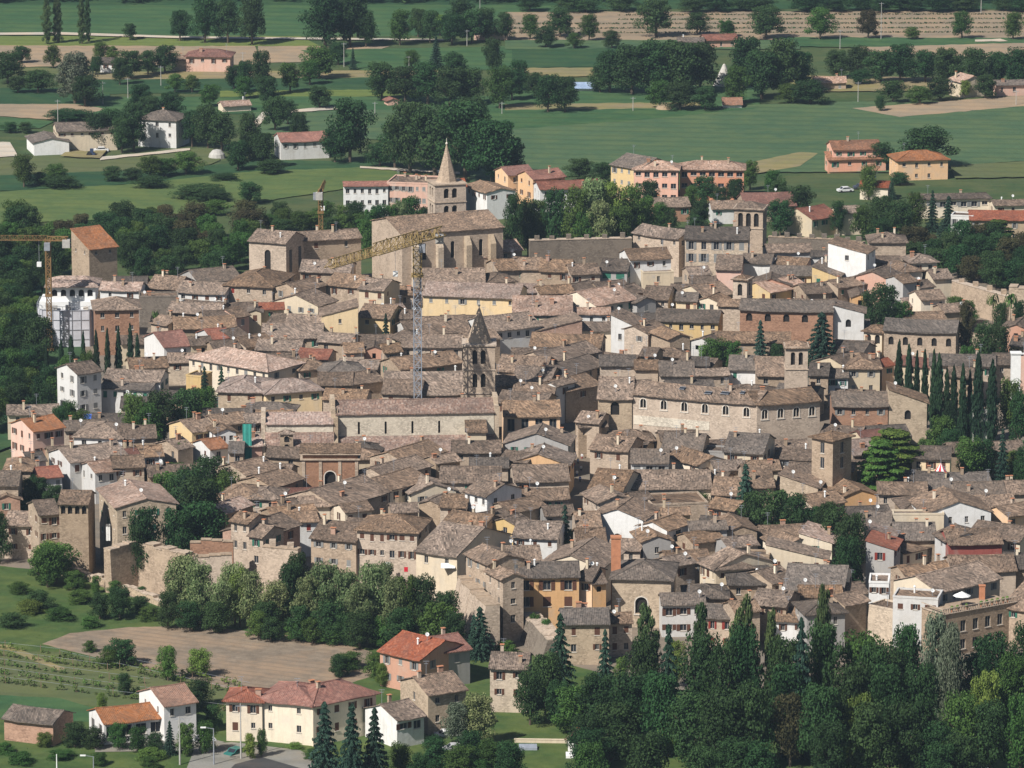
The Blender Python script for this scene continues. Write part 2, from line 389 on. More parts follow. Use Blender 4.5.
def house(line, parent=None, filler=False):
    t = line.split(); xA, yA, xB, yB, r = map(float, t[:5]); typ, wc, rc = t[5:8]
    K = dict(k.split('=') for k in t[8:] if '=' in k)
    rng = random.Random(line)
    s0 = ppm(at((xA+xB)/2, (yA+yB)/2, 7.5))
    if 'b' in K: h = (float(K['b'])-(yA+yB)/2)/(s0*.975)
    else: h = float(K.get('h', 7.5))
    if parent is not None and 'h' not in K and 'b' not in K: h = parent['_h']
    A, B = at(xA, yA, h), at(xB, yB, h); AB = (B-A); w = AB.length; rot = math.atan2(AB.y, AB.x); s = ppm((A+B)/2)
    pitch = R(float(K.get('p', 19))); tp = math.tan(pitch)
    if 'd' in K: d = float(K['d'])
    elif typ in 'xh': d = 3.5*r/s
    elif typ == 's': d = r/(s*(.21+tp))
    else: d = r
    d = max(d, 2.0); n = Vector((-math.sin(rot), math.cos(rot), 0)); c = (A+B)/2 + n*d/2; c.z = 0
    if parent is None:
        root = empty('house', c, rot); root['_h'] = h
    else: root = parent
    off = Vector((0,0,0)); rr = 0.0
    if parent is not None:
        rr = rot-parent.rotation_euler.z; v = c-parent.location; v.rotate(Matrix.Rotation(-parent.rotation_euler.z, 3, 'Z')); off = v
    loc = tuple(off)
    hw, hd = w/2, d/2
    # --- openings
    style = K.get('win', 'n'); holes = {'f': [], 'l': [], 'r': []}; wins = []
    shc = K.get('sh') or rng.choice(['brown', 'brown', 'brown', 'green', 'grey', None, None])
    if shc == 'no': shc = None
    nf = int(K.get('nf', 1)); nw = int(K['nw']) if 'nw' in K else max(1, int(w/3.1 + rng.random()*.6))
    big = 'nw' in K
    faces = [('f', w, nw)]
    sd = 'l' if rot > R(7) else ('r' if rot < -R(7) else None)
    if sd and typ != 'f': faces.append((sd, d, int(K['ns']) if 'ns' in K else (1 if d < 7 else 2 if d < 12 else 3)))
    if style != '0':
        for fc, L, cnt in faces:
            if L < 1.8: continue
            for lev in range(nf):
                for u in slot(L, cnt, .9, rng, .0 if big else .45):
                    if not big and rng.random() < .34: continue
                    if style == 'a' and fc == 'f': ww, hh, dp = float(K.get('ww', 1.3)), float(K.get('wh', 2.0)), .4
                    elif style == 'b' and fc == 'f': ww, hh, dp = 1.25, 1.9, .4
                    elif style == 's' and fc == 'f': ww, hh, dp = .45, 2.4, .4
                    else: ww, hh, dp = float(K.get('ww', rng.choice([.7,.8,.95]))), float(K.get('wh', rng.choice([1.0,1.2,1.4]))), .22
                    z1 = h - float(K.get('wo', .75)) - lev*3.0
                    if z1-hh < .4: continue
                    if u-ww/2 < .2 or u+ww/2 > L-.2: continue
                    if any(abs(u-(q[0]+q[2])/2) < ww+.15 and abs(z1-q[3]) < 1.5 for q in holes[fc]): continue
                    holes[fc].append((u-ww/2, z1-hh, u+ww/2, z1, dp)); wins.append((fc, u, z1-hh, ww, hh))
    wm = MB()
    wall_face(wm, (-hw,-hd), (hw,-hd), 0, h, holes['f'], (0,-1)); wall_face(wm, (hw,-hd), (hw,hd), 0, h, holes['r'], (1,0))
    wall_face(wm, (hw,hd), (-hw,hd), 0, h, [], (0,1)); wall_face(wm, (-hw,hd), (-hw,-hd), 0, h, [(d-q[2],q[1],d-q[0],q[3],q[4]) for q in holes['l']], (-1,0))
    rm = MB(); ov = .6; rise = 0
    if typ == 'x':
        rise = hd*tp; z = h - ov*tp; rz = h+rise
        for sx in (-1, 1):
            P = [(sx*hw,-hd,h), (sx*hw,hd,h), (sx*hw,0,h+rise)]; wm.face(P if sx > 0 else P[::-1])
        e = hw+.25
        sg = min(.28, .018*w)*rng.random()
        slope(rm, (-e,-hd-ov,z+.16), (e,-hd-ov,z+.16), (e,0,rz+.16), (-e,0,rz+.16), rng, sag=sg)
        slope(rm, (e,hd+ov,z+.16), (-e,hd+ov,z+.16), (-e,0,rz+.16), (e,0,rz+.16), rng, sag=sg)
        ridge(rm, (-e,0,rz+.14), (e,0,rz+.14), .15, sg)
    elif typ == 'y':
        rise = hw*tp; z = h - ov*tp; rz = h+rise
        wm.face([(-hw,-hd,h), (hw,-hd,h), (0,-hd,h+rise)]); wm.face([(hw,hd,h), (-hw,hd,h), (0,hd,h+rise)])
        e = hd+.25
        slope(rm, (-hw-ov,e,z+.16), (-hw-ov,-e,z+.16), (0,-e,rz+.16), (0,e,rz+.16), rng)
        slope(rm, (hw+ov,-e,z+.16), (hw+ov,e,z+.16), (0,e,rz+.16), (0,-e,rz+.16), rng)
        rm.tube((0,-e,rz+.14), (0,e,rz+.14), .15, .15, 6)
    elif typ == 'h':
        m_ = min(hw, hd); rise = m_*tp; a, b = hw+ov, hd+ov; z = h+.16-ov*tp; rz = h+.16+rise
        k = max(0, hw-hd)*.999+.001; l = max(0, hd-hw)*.999+.001
        if hw >= hd:
            slope(rm, (-a,-b,z), (a,-b,z), (k,0,rz), (-k,0,rz), rng); slope(rm, (a,b,z), (-a,b,z), (-k,0,rz), (k,0,rz), rng)
            slope(rm, (a,-b,z), (a,b,z), (k,0,rz), (k,0,rz), rng); slope(rm, (-a,b,z), (-a,-b,z), (-k,0,rz), (-k,0,rz), rng)
            ends = ((-k,0), (k,0))
        else:
            slope(rm, (-a,-b,z), (a,-b,z), (0,-l,rz), (0,-l,rz), rng); slope(rm, (a,b,z), (-a,b,z), (0,l,rz), (0,l,rz), rng)
            slope(rm, (a,-b,z), (a,b,z), (0,l,rz), (0,-l,rz), rng); slope(rm, (-a,b,z), (-a,-b,z), (0,-l,rz), (0,l,rz), rng)
            ends = ((0,-l), (0,l))
        for sx in (-1, 1):
            for sy in (-1, 1):
                en = (ends[0] if sx < 0 else ends[1]) if hw >= hd else (ends[0] if sy < 0 else ends[1])
                rm.tube((sx*a,sy*b,z), (en[0],en[1],rz), .13, .13, 5)
        if max(k, l) > .1: rm.tube((*ends[0],rz), (*ends[1],rz), .15, .15, 6)
        wm.face([(-hw,-hd,h), (hw,-hd,h), (hw,hd,h), (-hw,hd,h)])
    elif typ in ('s', 'L', 'Rr'):
        if typ == 's':
            rise = d*tp
            wm.face([(hw,-hd,h), (hw,hd,h), (hw,hd,h+rise)]); wm.face([(-hw,-hd,h), (-hw,hd,h+rise), (-hw,hd,h)]); wm.face([(hw,hd,h), (-hw,hd,h), (-hw,hd,h+rise), (hw,hd,h+rise)])
            slope(rm, (-hw-.25,-hd-ov,h+.16-ov*tp), (hw+.25,-hd-ov,h+.16-ov*tp), (hw+.25,hd+.2,h+rise+.17), (-hw-.25,hd+.2,h+rise+.17), rng)
        else:
            g = 1 if typ == 'L' else -1; rise = w*tp
            wm.face([(-hw*g,-hd,h), (hw*g,-hd,h), (hw*g,-hd,h+rise)]); wm.face([(-hw*g,hd,h), (hw*g,hd,h), (hw*g,hd,h+rise)]); wm.face([(hw*g,-hd,h), (hw*g,hd,h), (hw*g,hd,h+rise), (hw*g,-hd,h+rise)])
            slope(rm, (-(hw+ov)*g,hd*g+.2*g,h+.16-ov*tp), (-(hw+ov)*g,-hd*g-.2*g,h+.16-ov*tp), ((hw+.2)*g,-hd*g-.2*g,h+rise+.17), ((hw+.2)*g,hd*g+.2*g,h+rise+.17), rng)
    else:
        wm.box(-hw-.06,-hd-.06,h,hw+.06,-hd+.25,h+.35); wm.box(-hw-.06,hd-.25,h,hw+.06,hd+.06,h+.35)
        wm.box(-hw-.06,-hd+.25,h,-hw+.25,hd-.25,h+.35); wm.box(hw-.25,-hd+.25,h,hw+.06,hd-.25,h+.35)
        rm.face([(-hw,-hd,h+.05), (hw,-hd,h+.05), (hw,hd,h+.05), (-hw,hd,h+.05)])
    wo = wm.build('wall', wall_mat(wc), root); wo.location = loc; wo.rotation_euler = (0,0,rr)
    ro = rm.build('roof', roof_mat(rc), root); ro.location = loc; ro.rotation_euler = (0,0,rr)
    # --- windows
    for fc, u, z, ww, hh in wins:
        if fc == 'f': lx, ly, a = -hw+u, -hd, 0
        elif fc == 'r': lx, ly, a = hw, -hd+u, R(90)
        else: lx, ly, a = -hw, -hd+u, -R(90)
        v = Vector((lx, ly, z)); v.rotate(Matrix.Rotation(rr, 3, 'Z')); v += Vector((off.x, off.y, 0))
        if fc == 'f' and style in 'ab': inst('arched_window', arch_mesh(ww, hh, wc, K.get('sur') == '1' or style == 'b', 1 if style == 'b' else int(K.get('cols', 0))), root, v, rr+a); continue
        if fc == 'f' and style == 's': inst('slit_window', arch_mesh(ww, hh, wc, False), root, v, rr+a); continue
        wo_ = inst('window', win_mesh(ww, hh), root, v, rr+a)
        if shc:
            sm = shut_mesh(ww, hh, shc)
            q = rng.random()
            if q < .55:
                inst('shutter', sm, wo_, (-ww-.02,0,0)); inst('shutter', sm, wo_, (ww/2+.02,0,0))
            elif q < .85:
                inst('shutter', sm, wo_, (-ww/2,.06,0)); inst('shutter', sm, wo_, (.003,.06,0))
    # --- chimneys, dishes
    def roof_z(x, y):
        if typ == 'x': return h+.16+rise*(1-abs(y)/hd)
        if typ == 'y': return h+.16+rise*(1-abs(x)/hw)
        if typ == 'h': return h+.16+min(hw-abs(x), hd-abs(y), min(hw, hd))*tp
        if typ == 's': return h+.16+(y+hd)*tp
        if typ == 'L': return h+.16+(x+hw)*tp
        if typ == 'Rr': return h+.16+(hw-x)*tp
        return h+.05
    nc = int(K['ch']) if 'ch' in K else rng.choice([0,1,1,1,2] if w*d > 50 else [0,0,1,1])
    for _ in range(nc):
        x, y = rng.uniform(-.8,.8)*hw, rng.uniform(-.7,.8)*hd
        inst('chimney', chimney_mesh(rng.choice([0,0,0,1,2,2,3])), ro, (x,y,roof_z(x,y)-.1), rng.choice([0, R(90)])*0 - 0, (1,1,rng.uniform(.5,.85)))
    if rng.random() < .17 and K.get('ch') != '0':
        x, y = rng.uniform(-.8,.8)*hw, rng.uniform(-.8,.3)*hd
        inst('satellite_dish', dish_mesh(), ro, (x,y,roof_z(x,y)-.1), -rot)
    if rng.random() < .5 and K.get('ch') != '0':
        x, y = rng.uniform(-.8,.8)*hw, rng.uniform(-.4,.8)*hd
        inst('antenna', antenna_mesh(), ro, (x,y,roof_z(x,y)-.1), -rot)
    FOOT.append((c, rot, hw, hd))
    ex, ey = (xA+xB)/2, (yA+yB)/2
    VIS.append((min(xA,xB)-1, max(xA,xB)+1, min(yA,yB)-r*(.5 if typ != 'y' else .3), max(yA,yB)+7))
    if parent is None:
        ar = w*d; size = 'small ' if ar < 45 else 'large ' if ar > 170 else ''
        ph = K.get('nm', '').replace('_', ' ') or f"{size}{TN[typ]}{WN[wc]} house with {RN[rc]}"
        if typ == 'f' and not K.get('nm'): ph = f"{size}flat-topped {WN[wc]} building"
        HROOT.append((root, c, rot, hw, hd, h, rise))
        reg(root, ph, K.get('cat', 'house').replace('_', ' '), (ex, ey-r*.3 if typ != 'y' else ey), 'houses of the old town' if not K.get('cat') else None)
        if 'on' in K: root.name = K['on']
        if 'lab' in K: root['label'] = K['lab'].replace('_', ' ')
    return root
def houses(txt):
    last = None; out = []
    for ln in txt.strip().splitlines():
        ln = ln.split('#')[0].strip()
        if not ln: continue
        if ln[0] == '+': house(ln[1:].strip(), last)
        else: last = house(ln); out.append(last)
    return out
# ------------------------------------------------------------------ the town, house by house: front eave from pixel A to pixel B, roof rise, form, wall, roof
TOWN = '''
89 249 117 245.5 14 s st o h=14 d=8 p=24 nw=2 nf=1 ww=.6 wh=.8 sh=no ch=0 on=ruined_tower cat=tower lab=square_stone_ruined_tower_with_slanting_orange_roof_before_the_dark_wood
112 287 146 287 11 x br g
147 287 177 289 13 x br b sh=brown
139 297.5 178 297 3 f sd b d=5 win=0
177 291 225 293.5 11 x wh b nw=4 wh=1
199 283 242 279 14 x gy g
225 284.5 272 287 20 h st b h=9 sh=red nw=3
168 311 219 313 10 x st b
236 317 249 314.5 8 x pk b d=7
249 312 261 312 5 y cr g d=6 nw=1
260 309 284 308.5 6 x ye r nw=1
175 328 236 326 11 x st b
151 322 168 325 8 x st b
164 347 191 344.5 12 x wh r d=12 sh=no
191 345 212 344 8 x cr b
212 339 232 337 9 x wh r d=8 ch=1
232 338 248 335 9 x st b
214 349 240 347 8 x st b
246 347 275 342 10 x st b
189 357 268 371 12 h cr p d=11 nw=9 sh=grey h=8.5 nm=long_cream_house_with_pale_pinkish_roof
186 376 201 377.5 5 f ye b d=5 win=0
218 391 262 392 13 h tan p nw=2 nf=2 d=13
266 393.5 322 389.5 13 h ye p nw=4 nf=1 sh=green ch=0
130 368 168 366.5 10 x cr b
104 379 160 381 9 x wh b d=8 nw=2
100 388 150 390 6 s wh g d=7 nw=5 sh=green nf=1 wo=.6 h=6.5 p=8
77 374 101 370.5 9 x wh b d=8 nf=3 nw=2 ns=2 h=11
33 431 64 426.5 12 x pk o d=9 h=9.5 nf=2 nw=3 sh=brown ns=3 nm=pink_plastered_villa_with_orange_tiled_roof
74 436 122 438 16 h wh b
122 438 156 437 12 x st b
70 462 127 455 13 x wh b d=10 sh=brown h=8 ns=3
29 461.5 46 460 9 s wh g sh=brown
95 472 128 468 10 x wh p d=7 nw=3 h=7
113 467 144 466 11 x st b
128 458 140 457 8 x wh r d=6
38 478 62 476 6 x wh r h=6 d=7
-8 485 18 485 14 x st g
5 470 30 470 14 h st b
-6 500 20 499 8 y br b h=5
4 524 39 525.5 13 x st b b=562 nw=2 nf=2 ww=.8
39 514.5 59 513 8 x st b d=9 b=570 nw=2 nf=2 sh=brown
59 503 88 503.5 15 x st b d=8 b=577 nw=4 nf=1 win=a ww=.85 wh=1.6 wo=.5 nm=stone_house_with_a_four_arch_loggia_under_its_eaves
117 507.5 176 503.5 16 y tan p p=13 b=577 nw=4 nf=3 ns=3 sh=green ch=1 nm=tall_stone_house_with_green_shutters_and_pinkish_roof
192 432 216 428.5 11 x ye b d=9
216 425 250 421 10 x st b
246 422 268 421 8 x st b
217 433 236 431.5 6 y wh b h=8 nw=2
243 446 262 445 10 x pk p nw=0 win=0
229 452 243 452 10 x st g
178 449 193 446 8 x st b d=7
210 449 228 446.5 8 x wh o d=7 sh=brown
140 456 163 455 10 x wh b
144 476 176 475 5 s st r h=4.2 win=0
246 475 278 468 13 x st b
214 489 242 486 9 x st b
218 498 262 498 14 h st b
225 513 253 504 9 x st p
231 520 249 523 9 x st b h=12 nf=2 nw=2 sh=no
249 535 263 537 9 x st b d=7 h=10 nf=2 nw=1
273 487 303 478 13 x st b
248 498 279 499 12 h st b
285 496 330 494 7 x st r h=6
336 506 389 491 18 x st b d=13
275 521 320 517 13 x st b
283 508 300 506 8 x st b
300 506 330 505 9 x cr b
345 512 372 509 8 x cr b
262 537 300 524 10 x br b d=9 h=9 nw=2
298 521 318 520 9 x wh b sh=red
311 537 356 541 16 x st b d=11 b=592 nf=2 nw=3 nm=stone_house_above_the_front_trees
357 529 417 532 14 h st b d=10 b=594 nf=2 nw=6 sh=brown nm=stone_house_with_brown_shutters_and_laundry_at_its_window
416 550 457 556 34 x cr b d=19 b=604 nf=1 nw=2 sh=no
466 553 490 564 14 x st b d=7 b=630 nf=3 nw=3 sh=grey
486 570 503 579 12 x st b d=4 b=640 nf=3 nw=2 sh=no
503 579 514 578 8 x st b d=4 b=634 nf=2 nw=1 win=a ww=1.4 wh=2.6
515 576.5 579 576 14 x or g b=636 nf=2 nw=3 sh=brown ww=1.4 wh=1.8 on=orange_house
580 579 592 580 10 x or b b=634 nw=1 sh=brown d=8
592 583 606 582 9 x or b b=634 nw=1 d=8
612 578 671 579.5 22 h tan g b=630 win=a nw=1 ww=2.2 wh=3 wo=3.4 sur=1 ch=0 d=12
541 563 600 568 14 y cr b h=8 nw=1 sh=no
505 560 541 559 13 x st b
513 536 557 538 16 x wh b nw=3 ww=.7 wh=.9
486 545 512 540 9 x st b
577 526 601 525.5 14 x st b
577 542 606 541.5 13 x st b
592 516 643 520 10 y wh b h=8 nw=1 win=a ww=1.8 wh=2.2 wo=3 nm=broad_white_gable_with_one_round-arched_door
608 548 640 550 10 x st b h=6.5
643 541.5 671 540 8 y gy b h=8 nw=1 sh=green wo=1.2
667 530 690 522 10 x wh b h=9 nf=2 nw=1 ww=1.8 wh=1.9 sh=no
662 514 690 513.5 6 x ye b nw=1
690 529 727 528 7 s gy g h=9 win=0
693 543 724 539 10 x st b
700 562 716 569 13 x cr b d=12 h=9 nf=2 nw=3
716 569.5 752 567 14 h cr b h=9 nw=3 sh=no
726 532 757 530.5 10 y st b h=8 nw=1
728 547 758 544 9 x gy b
763 537 786 546 9 x cr b
746 556 769 557 6 f st b d=4 win=0
728 584 770 583.5 17 x st g h=7 nw=2
772 583 795 578 13 x st b
562 623.5 609 623 14 x tan g b=668 nf=2 nw=2 sh=brown
609 622.5 632 622 9 x st b b=660 nf=2 nw=2 sh=brown
662 604 705 603.5 10 x wh g b=640 nf=2 nw=3 ww=1.2 sh=brown
672 566 695 562 9 x st b
705 616.5 735 618 12 x st g b=652 nf=2 nw=2 sh=red
735 612 760 610 10 x st b h=8
775 619.5 807 620.5 12 x wh b b=650 nf=2 nw=2 sh=brown
807 614 845 612 13 h gy g h=8 nw=2
845 605 868 600 10 x st b h=8
752 603 786 606 14 x st b
800 596 842 596 10 x st b h=7
869 583 889 583.5 6 f wh b h=8.5 d=6 nw=2
868 606 893 611 8 f tan b d=5 h=7
938 592 1000 577.5 20 x cr b d=11 h=9.5 nw=5 nf=1 sh=grey
893 597.5 938 600 6 f wh b d=6 h=9.5 nw=3 nf=1 wo=1
799 541 832 543 9 Rr cr p p=14 h=8 nw=1
766 557 826 559 6 Rr cr b p=12 h=7
775 554 805 553 6 f rd b d=4 h=6.5 win=0
784 588 843 590.5 28 x cr g d=15 h=7 nw=4
835 596 868 592 10 x gy b h=6
866 548 894 549.5 8 Rr gy r p=15 h=9 nw=1 sh=red
864 537 893 538.5 6 Rr gy p p=15 h=9 nw=1
861 526.5 891 527 15 x st g
895 539 936 539 16 x st g
893 515 944 515 4 f cr b h=9 win=0 d=3
926 514 991 511.5 12 y wh b h=9 nw=4 sh=no nm=broad_white_gabled_house
979 510 1017 509 14 x st b
1008 516 1045 509 10 x or b
968 534 1020 541 14 x cr b
949 544 1002 542.5 14 x rd b d=9 h=9 win=0 ch=0 nm=red_brick_walled_house
935 533 948 541.5 12 x wh b d=8 h=9 nw=1
903 553 935 545 10 x cr b h=6
952 571 1016 570 15 x st b
905 575 952 570 9 x st b h=7
1003 567 1035 568 14 x st g
1003 606 1040 612 26 x st b
504 415.5 560 415 15 x or b h=9 nw=4 ww=1.5 wh=2.6 sh=no
505 443 568 445 9 y gy b
508 463 568 465 9 y or b h=7 nw=1
515 481 569 480 16 x st b
478 498 520 492 8 x st b
520 499 569 498 10 x st b
510 512 545 505 10 x st b
545 515 574 514 9 x gy b
515 525 530 520 8 x ye b
576 421 599 423 10 x st b h=8
579 427 607 426 6 x st b h=7
590 448 628 451 14 x st b h=7.5
589 487.5 623 490 28 x cr b d=13 h=8 nw=2
631 462 668 462.5 13 x wh g h=9 nw=3 ww=1.3 sh=grey
668 455 699 465 6 x cr b d=7 h=8
626 488.5 711 488 18 x cr b h=7 nw=2
600 503 634 500 9 y st b
634 500 652 498 7 x st b
652 506 708 503.5 9 f st b h=7 win=0
708 506 735 510 9 x st b
662 448.5 702 450 16 x st g h=8
724 451 763 453 19 x cr g h=8
702 452 724 453 6 f gy b h=7 d=5
746 486.5 774 486 22 x st b h=7
712 494 740 495 17 x tan b h=7
715 470 745 468.5 9 x st b
705 478 725 480 7 x st b
780 486 818 488 7 Rr tan b p=17
778 487 822 501 8 x wh b d=7 h=6
812 436.5 833 440.5 7 h st b d=5.8 h=16 nw=1 ns=1 nf=2 wh=2.2 ww=1 sh=no ch=0 p=16 on=tower_house cat=tower
833 405.5 888 405.5 14 x br g h=10 nw=4 sh=grey
889 403 927 403 8 Rr tan b p=20 h=10.5 nw=1 win=a wo=1.5
853 455 889 452 15 x st p h=7
862 438 884 436 7 x cr r h=8
833 470 853 471 8 x or b
812 506 845 501 11 x st b
843 497 877 494.5 9 y or b h=6.5
878 493 927 493.5 11 x st b
912 457.5 950 458.5 12 x ye g h=8.5 nw=3
928 487.5 955 488 9 x st g
956 494 1005 493.5 12 x st g
1006 493 1040 492.5 12 x st b
950 452 1024 450 9 x st b h=6
905 509.5 975 507 13 h st b
322 316 358 315.5 9 L ye b h=10 nw=1 sh=no p=14 ch=0
358 316 390 318 13 x ye b h=8
285 323.5 322 325 10 x st b
262 337 322 337 14 x st b
256 349 300 350 10 x st b
297 357 328 358.5 9 x st r h=7 ch=0
364 350 384 350 6 y pk b h=7.5 nw=1 sh=no ch=0
345 352 364 351.5 9 x st b
384 352 402 351 8 x st b
392 336 404 341 10 x cr b d=6
318 341 350 343 9 x st b
300 370 330 367 11 h st b
326 374.5 368 372 13 h st g
318 384 352 384 12 x st b
352 384 383 380 11 x st b
323 398.5 365 400 10 x st b
382 393 420 394 14 x st b
402 346.5 462 346.5 12 x st b nw=5 sh=no
420 333 470 331 17 x st b
384 393.5 463 393.5 23 x st b h=7
400 369 462 362 12 x st b
384 313 407 311 8 x st p
400 318 420 318 8 x st b
405 329 421 328 8 x wh b
423 294.5 518 298 14 x ye p h=10 nw=6 sh=grey
423 284.5 485 284 17 x st b
464 258 485 257 9 x wh p d=8 h=9
486 252 522 249.5 11 x st p h=9 sh=no
498 270 530 268 11 x st b
488 282.5 515 281 11 h cr b
487 331.5 541 325.5 15 x wh b h=8 nw=6 sh=no
497 370 545 372 16 x st b
497 386 520 384 10 x st b nw=1
497 402 545 405 12 x st b
513 314 572 314 19 x cr p h=8
596 305.5 636 298.5 14 x cr p d=13 h=8
637 303 656 300.5 8 y gy b
512 268.5 540 269 12 x st b
540 270.5 571 271 12 x st b
571 274 600 273 10 x st b
600 269.5 627 270.5 12 x gy g sh=green nw=2 ww=2 wh=1.4
574 291 598 286 7 x st b
598 288 628 285 6 x st b
540 294 574 292 8 x st b
515 291 540 292 8 x st p
630 259.5 671 257.5 11 x wh b h=9.5 nw=3
643 273.5 674 272.5 5 f cr b h=6.5 nw=1
617 296 645 291 9 x st b
573 313.5 610 313.5 6 x wh p nw=3 sh=no
611 330 647 332 8 Rr wh b p=23 h=7.5 nw=2 sh=no nm=white_fronted_house_with_a_long_slanting_eave
614 337 646 338 6 f cr b h=6 d=6 nw=3
538 331 582 329 8 L br b h=7 win=0 ch=0 p=12
530 345 600 347 13 x st b
512 357 548 357 9 x st b
548 362 600 351 13 x st b d=9
558 377 604 364 12 x st b d=9
566 391 600 384 11 x st b d=9
600 365 635 365 10 x st g h=8 win=0
635 369 658 369 9 x st b win=0
512 379 550 381 14 x st b
512 394.5 553 396 13 x st b
545 384 556 386 6 y wh b h=9 nw=1
655 320 718 322 12 x ye g h=8 nw=6 sh=no
648 334 668 328 10 x st b
690 341 713 344 8 y wh b h=7
670 339 690 337 9 y st b h=8
712 341 790 342 10 x st b h=7 win=0
660 375 694 375 14 x st g
693 365 709 365 8 x st g
729 369 757 369.5 14 x wh g
757 375 800 375 19 x st b h=8
694 375 729 374 6 x st b
640 355 655 356 8 x st b
633 232 679 238.5 12 x st b h=10 nf=1 d=8 sh=no nm=big_bare_stone_house
685 238 748 239 13 x tan g h=12 nw=5 nf=2 ww=1.2 wh=2 sh=grey ch=5 nm=large_sandy_palace_with_a_row_of_tall_windows
716 269 741 269.5 15 x pk b h=8 sh=red
742 262 771 263 9 x wh g h=8 sh=no
690 274.5 711 273.5 8 x st b
690 284 716 284 8 x cr b
752 285 790 285.5 8 y pk b h=8 nw=1 win=a ww=1.8 wh=2.2
672 292 697 292 8 x ye b
676 300 697 300.5 8 x ye g
698 300 718 302 6 y cr b
705 297 733 293 13 x cr b
643 298 668 299 13 x st b
718 305 742 306 6 x st b
775 263 806 265 7 x pk b
768 252 812 251 8 x gy b win=0
828 251 866 253.5 8 Rr wh b h=13 nw=1 sh=no ch=0 p=12 nm=tall_windowless_pale_house
811 255.5 829 256 5 x wh g h=9
812 275 838 276.5 10 Rr ye b p=18 h=8 sh=green nw=2
770 274 811 275 9 x ye g
770 292 806 285 10 x ye p d=9
806 293.5 832 291.5 10 x st b
838 287.5 870 282.5 8 x st b
852 297 868 297 8 y or b h=7
856 276 888 279 8 y pk b h=9
870 242 906 242 10 h st b h=12 nf=1 ch=3
870 262 900 262 6 x st b h=9
900 272 922 270.5 13 h gy b h=8.5
911 262.5 937 261.5 9 h cr b h=9
903 283 917 281 8 x gy b h=9
933 278.5 952 277.5 9 x cr b
918 288 934 286 7 x wh b
921 299.5 945 298 9 x cr b
908 306 935 303.5 8 s cr p h=5 win=0
740 309 833 311.5 11 x br g h=11 nw=5 nf=1 win=a ww=1.4 wh=1.8 wo=.9 sh=no ch=0 nm=long_brick_convent_with_arched_windows
833 312.5 864 313 7 Rr wh b p=14 h=10.5 nw=1 win=a ww=1.2 wh=1.8 wo=1.5 ch=0
884 329.5 956 332 12 x st g h=9.5 nw=5 win=a ww=1.15 wh=1.9 wo=1.5 ch=0 nm=long_stone_hall_with_five_arched_windows
864 330.5 882 332 7 h cr b h=8 nw=2 win=a ww=1.2
838 352 862 354 15 x st g d=9
845 368 880 368 17 h cr b h=8.5 nw=2 nf=2 sh=grey ch=3
814 361 845 366 7 y cr b h=8.5 nw=1
828 376.5 848 376.5 8 x wh g h=7 nw=2
809 374.5 828 375 12 x st g h=8 sh=red nw=1
882 366 894 364.5 7 x or r h=7
895 363 932 367 8 x cr r h=7
930 364.5 995 365.5 11 x st g h=8
995 364 1030 364 11 x st g h=8
946 375 976 377 9 x st b
1000 329 1032 331 9 y pk b h=8 nw=1
1010 345 1040 347 10 x st g
944 312 972 310 8 x st b h=6
905 320 945 319 8 x st b h=6
298 290.5 326 284.5 9 x st b h=9 nw=2
326 284 359 287 12 x st b h=9 nw=2 sh=brown
359 288 384 290 12 x cr b h=9 d=9
262 292 298 289 12 x st b
273 301 318 306 8 y cr b
300 271 350 272 12 x st b
249 240 286 243 12 x st b d=10 h=13 nw=1 win=a ww=1.6 wh=5.5 wo=2 nm=stone_convent_block_with_one_tall_arched_window
301 240.5 361 237 9 x st b h=12 nw=2 nf=1
262 363 300 361 9 x st b
205 318 235 316 7 x st b
420 304 440 305 7 x cr b h=6
470 341 500 338 9 x st b
436 463 460 460 7 x st b
406 462.5 446 450.5 12 x st b d=9
386 477.5 431 465 11 x st b d=8
390 489.5 428 478.5 12 x cr b d=9
411 493.5 456 490 8 y cr b h=6.5 nw=2
452 451.5 500 451.5 11 x st b
500 459 528 462 9 x cr b
470 467 508 467 9 x st g
440 481.5 500 482 15 x st b
465 490.5 487 496 13 x wh b d=9 h=10 nw=3 nf=2 sh=no
440 506 466 507 12 x st b
419 503 441 505.5 7 y st b
445 520 485 525 10 x st b
487 522 512 517 9 x wh b
392 512 418 511 8 x st b
'''
houses(TOWN)
